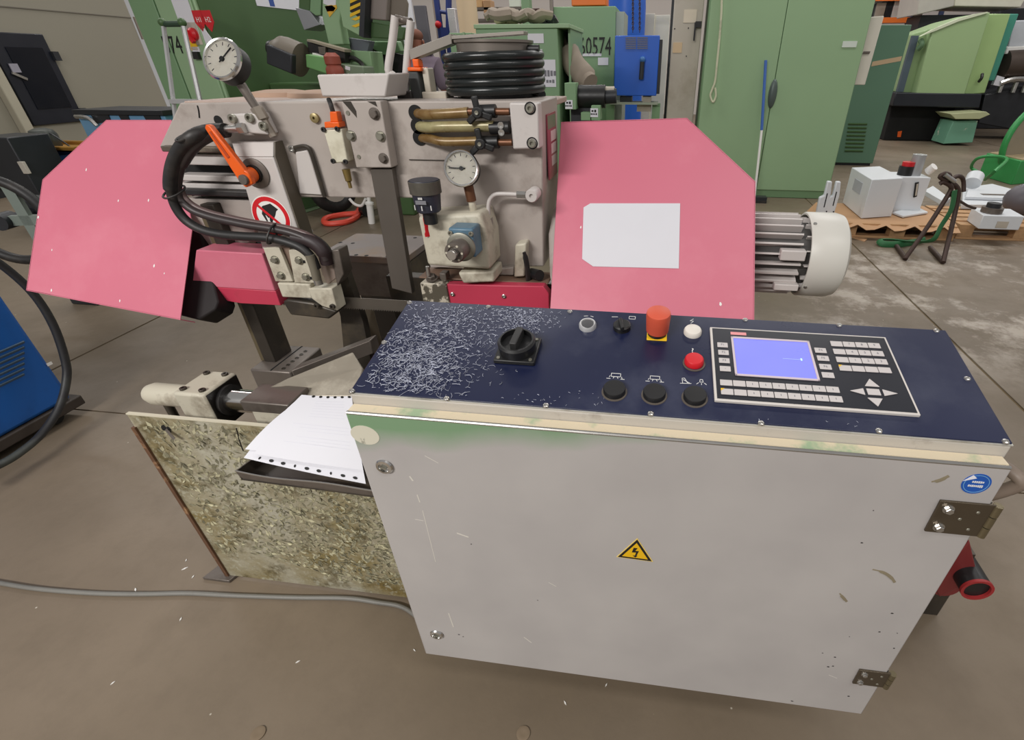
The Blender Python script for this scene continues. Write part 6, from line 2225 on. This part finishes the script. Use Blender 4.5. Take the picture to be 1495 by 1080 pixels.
m_.build('rail_strip', pm('slate_strip', (74, 88, 98), .5), mc_)
MB().tube([yP(1434, 108, YM2 + .05), yP(1433, 114, YM2), yP(1429, 119, YM2 + .05)], .03, 8, 4).build('door_pull', BLACK, mc_)
MB().tube([yP(1344, 58, YM2 + .1), yP(1346, 65, YM2 + .05), yP(1340, 72, YM2 + .1)], .05, 8, 4).build('handle', pm('handle_green', (86, 116, 84), .4), mc_)
m_ = MB()
yplate(m_, [(1311, 192), (1317, 191), (1315, 200), (1310, 200)], YM2 + .34, .02)
m_.build('orange_tag', ORANGE, mc_)
tb_ = T('mint_bench', 'chipped mint green box below a pale tray by the green machine', 'box', (6.7, 13, 0))
m_ = MB()
yplate(m_, [(1392, 177), (1428, 176), (1420, 208), (1377, 210)], 12.6, .6)
m_.build('box_body', MINT, tb_, .01)
m_ = MB()
yplate(m_, [(1387, 166), (1440, 163), (1446, 167), (1430, 174), (1395, 174)], 12.5, .7)
m_.build('tray_top', pm('tray_olive', (176, 180, 140), .5, var=.1), tb_, .01)
wm = T('white_machine', 'white machine tool enclosure standing behind the green machine roof', 'machine', (8, 15, 0))
m_ = MB()
yplate(m_, [(1350, -40), (1400, -40), (1393, 9), (1338, 22)], 14.9, 1.2)
m_.build('left_panel', pm('shade_white', (196, 190, 182), .5), wm, .02)
m_ = MB()
yplate(m_, [(1398, -40), (1520, -40), (1490, 11), (1393, 9)], 14.9, 1.2)
m_.build('front_panel', pm('warm_white', (226, 222, 204), .5), wm, .02)
m_ = MB()
pbox(m_, 1345, 22, 1470, 60, 15.2, .8, 0)
m_.build('machine_base', DARKM, wm)
# dark lathes at the right edge
lt_ = T('dark_lathe', 'dark grey lathe with pale guard at the right aisle', 'lathe', (9, 14, 0))
m_ = MB()
yplate(m_, [(1438, 138), (1500, 126), (1540, 126), (1530, 195), (1495, 192), (1428, 180)], 13.8, .8)
m_.build('bed', DARKM, lt_, .02)
m_ = MB()
yplate(m_, [(1480, 30), (1530, 28), (1520, 68), (1472, 68)], 13.9, .5)
m_.build('headstock', pm('pale_grey_box', (190, 194, 200), .5), lt_, .02)
m_ = MB()
yplate(m_, [(1472, 68), (1520, 66), (1516, 78), (1467, 79)], 13.85, .5)
m_.build('guard', WHITE, lt_, .02)
w0, w1 = yP(1464, 95, 13.9), yP(1520, 92, 13.9)
MB().cyl(w0, w1, .28, n=22).build('chuck', pm('brown_black', (78, 66, 58), .5, .2, var=.2), lt_)
MB().tube([yP(1460, 122, 13.7), yP(1480, 116, 13.7), yP(1520, 116, 13.7)], .06, 8, 4).build('lead_rod', STEEL, lt_)
m_ = MB()
yplate(m_, [(1456, 110), (1467, 113), (1460, 126), (1450, 124)], 13.7, .1)
m_.build('paper_tag', PAPER, lt_)
for x in (1458, 1478, 1493):
    w = yP(x, 135, 13.75)
    MB().cyl(w, w + V((0, 0, .25)), .05, n=10).build('spindle', STEEL, lt_)
m_ = MB()
pbox(m_, 1462, 12, 1540, 60, 16.3, .5, 0)
tag(m_.build('dark_machine', DARKM, None, .02), 'dark machine column behind the pale lathe headstock', 'machine')
# racks with boxes beyond
rk = T('pallet_rack', 'orange pallet rack with mixed goods beyond the louvred cabinet', 'rack', (6, 16, 0))
YRk = 16.9
for x in (1255, 1330, 1375):
    w = yP(x, 20, YRk)
    MB().box(w.x - .05, w.x + .05, YRk, YRk + .1, 0, 3.6).build('upright', pm('rack_blue', (52, 64, 96), .5), rk)
for y in (30, -2):
    a, b2 = yP(1250, y, YRk), yP(1385, y, YRk)
    MB().box(a.x, b2.x, YRk - .05, YRk, a.z - .06, a.z + .06).build('beam', ORANGR, rk)
    MB().box(a.x, b2.x, YRk, YRk + 1.0, a.z - .02, a.z + .06).build('shelf', pm('shelf_grey', (120, 112, 104), .6), rk)
zsh = yP(1290, 30, YRk).z + .06
for x0, x1, h, mt, lab in ((1262, 1272, .5, pm('cyan_box', (60, 150, 220), .5), 'bright cyan box on the orange rack'), (1276, 1290, .34, GREYC, 'grey case on the orange rack shelf'), (1291, 1300, .42, DARKM, 'black canister on the orange rack shelf'), (1301, 1318, .45, WHITE, 'white carton on the orange rack shelf'), (1320, 1330, .3, YEL, 'yellow box on the orange rack shelf'), (1334, 1346, .42, pm('grey_tote', (140, 132, 126), .6), 'grey tote at the end of the orange rack')):
    a, b2 = yP(x0, 20, YRk + .2), yP(x1, 20, YRk + .2)
    tag(MB().box(a.x, b2.x, YRk + .15, YRk + .6, zsh, zsh + h).build('stored_box', mt, None, .01), lab, 'box', 'goods on the orange rack')

# green coolant trough with ring at the right edge
ft = T('coolant_trough', 'bright green sheet trough with upright ring at the right aisle', 'trough', (5.4, 8.8, 0))
a = [zP(1428, 256), zP(1476, 270), zP(1560, 262), zP(1530, 245)]
zt4 = .33
MB().prism(a, (0, 0, zt4)).build('trough', FANG, ft, .01)
MB().prism([p_ * .94 + (sum(a, V()) / 4) * .06 + V((0, 0, zt4)) for p_ in a], (0, 0, .012)).build('debris', pm('tan_debris', (168, 150, 118), .9, var=.2, scale=12), ft)
c = yP(1506, 206, 8.9)
MB().tube([c + V((math.cos(k * math.pi / 12) * .50, .25 * math.cos(k * math.pi / 12), math.sin(k * math.pi / 12) * .50)) for k in range(24)], .045, 10, 2, closed=True).build('ring', FANG, ft)
MB().lathe(c + V((0, .05, 0)), (.45, -.9, 0), [(0, 0), (.46, 0), (.46, .02), (0, .02)], 28).build('ring_disc', pm('disc_tan', (160, 150, 130), .6, .2, var=.15), ft)
MB().obox(c + V((0, .02, -.35)), .25, .2, .3).build('ring_foot', FANG, ft, .02)
hs = MB()
hs.tube([zP(1426, 250, .1), zP(1418, 244, .15), zP(1426, 232, .3), zP(1445, 228, .36), zP(1470, 232, .36), zP(1452, 250, .3), zP(1438, 262, .1)], .022, 8, 5)
hs.build('green_hose', FANG, ft)


# ---- pallets with white machine parts
def pallet(x0, y0, lab, L=1.2, W=.8):
    p_ = T('pallet', lab, 'pallet', (x0 + L / 2, y0 + W / 2, 0), 'wooden pallets in the aisle')
    bx = MB().box(x0, x0 + .145, y0, y0 + .10, .022, .10).build('block', WOODP, p_, .003)
    b0 = WL[bx]
    for i in range(3):
        for j in range(3):
            if i or j:
                like(bx, b0 + V((i * (L - .145) / 2, j * (W - .10) / 2, 0)), p_)
    rn = MB().box(x0, x0 + L, y0, y0 + .10, 0, .022).build('runner', WOODP, p_, .002)
    for j in (1, 2):
        like(rn, WL[rn] + V((0, j * (W - .10) / 2, 0)), p_)
    st = MB().box(x0, x0 + .145, y0, y0 + W, .10, .122).build('stringer', WOODP, p_, .002)
    for i in (1, 2):
        like(st, WL[st] + V((i * (L - .145) / 2, 0, 0)), p_)
    dk = MB().box(x0, x0 + L, y0, y0 + .12, .122, .144).build('deck_board', WOODP, p_, .002)
    for j in range(1, 5):
        like(dk, WL[dk] + V((0, j * (W - .12) / 4, 0)), p_)
    return p_


pA = pallet(1.88, 5.28, 'wooden pallet under torn cardboard with the square white tank', 1.08)
pB = pallet(3.02, 5.36, 'wooden pallet carrying flat white panels', 1.2)
cdb = MB()
nx, ny = 14, 6
vs = []
for j in range(ny + 1):
    for i in range(nx + 1):
        x = 1.72 + 1.25 * i / nx
        y = 5.20 + .9 * j / ny
        e = (1 if i in (0,) else 0) * .12 + (.05 * math.sin(i * 2.1) if j == 0 else 0)
        zc = .148 + .002 * math.sin(i * 1.7 + j) - (.05 if j == 0 and i % 3 else 0) - (.09 if i == 0 else 0)
        vs.append(V((x, y - e * .3, zc)))
fs = [(j * (nx + 1) + i, j * (nx + 1) + i + 1, (j + 1) * (nx + 1) + i + 1, (j + 1) * (nx + 1) + i) for j in range(ny) for i in range(nx)]
k = len(vs)
cdb.add(vs + [v_ + V((0, 0, .004)) for v_ in vs], fs + [tuple(q + k for q in f) for f in fs])
tag(cdb.build('cardboard_sheet', CARD), 'torn brown cardboard sheet spread over the pallet', 'cardboard')
tag(MB().prism([zP(1240, 346), zP(1250, 349), zP(1262, 353), zP(1266, 350), zP(1252, 346), zP(1243, 343)], (0, 0, .01)).build('cardboard_scrap', CARD), 'small torn cardboard scrap on the floor before the pallet', 'cardboard')
PZ = .158
A, Bq, Cq = zP(1257, 319, PZ), zP(1301, 316, PZ), zP(1230, 296, PZ)
hgt = yP(1265, 262, A.y).z - PZ
wt = T('white_tank', 'square white sheet metal tank with grey recess standing on cardboard', 'tank', A)
MB().prism([A, Bq, Bq + Cq - A, Cq], (0, 0, hgt)).build('tank_body', MACHW, wt, .006)
nl = (Cq - A).normalized()
wr = frame(A, nl, (0, 0, 1))
MB(wr).box(.22, .48, hgt * .50, hgt * .80, -.004, .004).build('recess_panel', pm('recess_grey', (176, 180, 188), .5), wt)
# hydraulic tank behind with sight glass and motor
YHt = 5.75
ht = T('hydraulic_tank', 'low white hydraulic tank with sight glass and red capped filler', 'tank', (2.75, 5.9, .16))
a, b2 = yP(1303, 258, YHt), yP(1347, 295, YHt)
MB().box(a.x + .03, b2.x, YHt, YHt + .3, PZ, a.z).build('tank_body', MACHW, ht, .006)
q0, q1 = yP(1339, 266, YHt - .004), yP(1336, 287, YHt - .004)
MB().tube([q0, q1], .028, 10, 0, flat=.4).build('sight_glass', BLACK, ht)
MB().tube([q0 * .9 + q1 * .1 + V((0, -.014, 0)), q0 * .1 + q1 * .9 + V((0, -.014, 0))], .012, 8, 0, flat=.5).build('sight_window', GREYC, ht)
w = yP(1321, 256, YHt + .1)
MB().cyl((w.x, YHt + .12, a.z), (w.x, YHt + .12, a.z + .09), .07, n=18).build('filler_neck', BLACK, ht)
MB().cyl((w.x + .01, YHt + .12, a.z + .09), (w.x + .01, YHt + .12, a.z + .13), .06, n=18).build('filler_cap', REDP, ht)
w = yP(1338, 250, YHt + .1)
MB().cyl((w.x, YHt + .14, a.z), (w.x, YHt + .14, a.z + .20), .065, n=18).build('pump_motor', pm('pump_silver', (176, 178, 180), .35, .4), ht)
MB().cyl((w.x + .11, YHt + .1, a.z + .04), (w.x + .14, YHt + .06, a.z + .10), .04, n=14).build('gauge', WHITE, ht)
# flat parts
for i, (c4, z, h, lab) in enumerate(((((1302, 312), (1318, 318), (1354, 312), (1338, 304)), PZ, .02, 'thin white plate lying flat in front of the low tank'),
                                     (((1347, 284), (1376, 301), (1385, 296), (1360, 277)), PZ, .05, 'narrow white panel lying beside the low tank'),
                                     (((1402, 305), (1480, 306), (1497, 288), (1446, 274), (1404, 280)), .15, .05, 'broad white door panel lying on the flat panel pallet'),
                                     (((1408, 291), (1472, 293), (1478, 281), (1412, 280)), .205, .03, 'white cover plate stacked on the broad door panel'))):
    P4 = [zP(x, y, z) for x, y in c4]
    o = MB().prism(P4, (0, 0, h)).build('loose_cover', MACHW, None, .004)
    tag(o, lab, 'panel', 'white panels on the pallets')
    if i == 3:
        c = zP(1451, 284, .237)
        MB().obox((c.x, c.y, .2365), .26, .07, .004).build('slot_plate', GUNST, o)
A, Bq, Cq = zP(1428, 334, .15), zP(1487, 336, .15), zP(1411, 322, .15)
wb2 = T('white_tray_box', 'shallow white box with grey plate and pump fitting on the front of the pallet', 'box', A)
MB().prism([A, Bq, Bq + (Cq - A), Cq], (0, 0, .13)).build('box_body', MACHW, wb2, .006)
c = yP(1463, 328, A.y - .004)
MB().obox(c, .10, .008, .06).build('grey_plate', GREYC, wb2)
c = zP(1448, 307, .30)
MB().cyl((c.x, c.y, .28), (c.x, c.y, .33), .09, n=18).build('fitting_base', GUNST, wb2)
MB().cyl((c.x, c.y, .33), (c.x, c.y, .37), .06, n=18).build('fitting_top', DARKM, wb2)
c = zP(1492, 300, .25)
tag(MB().ball((c.x, c.y, .15 + .16), .16, 16, (1.2, 1, 1)).build('grey_motor_end', pm('motor_slate', (96, 92, 98), .5)), 'dark grey motor bell lying on the flat panel pallet', 'motor')
c = zP(1415, 279, .20)
tag(MB().cyl((c.x, c.y, .29), (c.x + .05, c.y + .08, .36), .09, n=22).build('white_flange', MACHW), 'round white flange on the edge of the flat panels', 'flange')
for x, y, lab in ((1206, 284, 'white plastic corner piece leaning behind the tank'), (1218, 287, 'white slotted bracket leaning on the tank flank')):
    c = yP(x, y, 5.5)
    h = .19
    m_ = MB().prism([c + V((-.05, 0, -.15)), c + V((.045, 0, -.15)), c + V((.05, .0, .05)), c + V((.03, 0, h)), c + V((-.015, 0, h)), c + V((-.015, 0, .05)), c + V((-.055, 0, .03))], (0, .05, 0))
    o = tag(m_.build('white_bracket', MACHW, None, .01), lab, 'bracket', 'white brackets')
    o.location.z = .155
    MB().box(c.x + .005, c.x + .015, c.y - .003, c.y, .30, .44).build('slot', INKK, o)
    for dx in (-.04, .03):
        MB().lathe((c.x + dx, c.y, .24), NY, [(0, 0), (.008, 0), (.008, .002), (0, .002)], 8).build('bolt_hole', INKK, o)

# bent tube stand with green strap
hk = T('hook_stand', 'rusty bent tube lifting hook standing before the pallets', 'lifting hook', (2.45, 4.7, 0))
r = .020
f0, f1, f2, f3 = zP(1309, 359, r), zP(1322, 377, r), zP(1358, 361, r), zP(1377, 382, r)
topz = 4.82
MB().tube([f0, f0 * .2 + f1 * .8, f1, f1 + (yP(1385, 281, topz) - f1) * .05, yP(1355, 330, topz - .07), yP(1385, 283, topz), yP(1388, 272, topz), yP(1378, 266, topz), yP(1372, 268, topz)], r, 10, 4).build('left_leg', RUSTD, hk)
MB().tube([f2, f2 * .2 + f3 * .8, f3, f3 + (yP(1393, 320, topz) - f3) * .08, yP(1391, 325, topz), yP(1399, 285, topz + .05), yP(1396, 272, topz + .05), yP(1386, 266, topz)], r, 10, 4).build('right_leg', RUSTD, hk)
MB().tube([yP(1407, 280, topz + .08), yP(1406, 262, topz + .1), yP(1398, 257, topz + .05), yP(1386, 264, topz)], r * .9, 10, 4).build('rear_hook', RUSTD, hk)
MB().tube([yP(1372, 258, topz), yP(1380, 253, topz), yP(1387, 257, topz), yP(1382, 263, topz)], r * .9, 10, 4, closed=True).build('eye_ring', RUSTD, hk)
MB().tube([yP(1380, 255, topz - .03), yP(1394, 265, topz - .03)], .018, 10, 0).build('shackle_pin', STEEL, hk)
MB().tube([yP(1388, 285, topz), yP(1412, 300, topz + .2), yP(1424, 304, topz + .25)], .012, 8, 2).build('side_rod', RUSTD, hk)
stp = MB()
stp.tube([yP(1394, 278, topz - .02), yP(1389, 305, topz - .03), yP(1374, 330, topz - .05), zP(1362, 350, .16), zP(1335, 353, .08), zP(1305, 350, .05), zP(1285, 350, .05), zP(1290, 356, .03), zP(1318, 356, .03), zP(1350, 350, .04)], .030, 8, 5, flat=.35)
tag(stp.build('lifting_strap', STRAP), 'green webbing lifting strap looped over the rusty hook', 'strap')
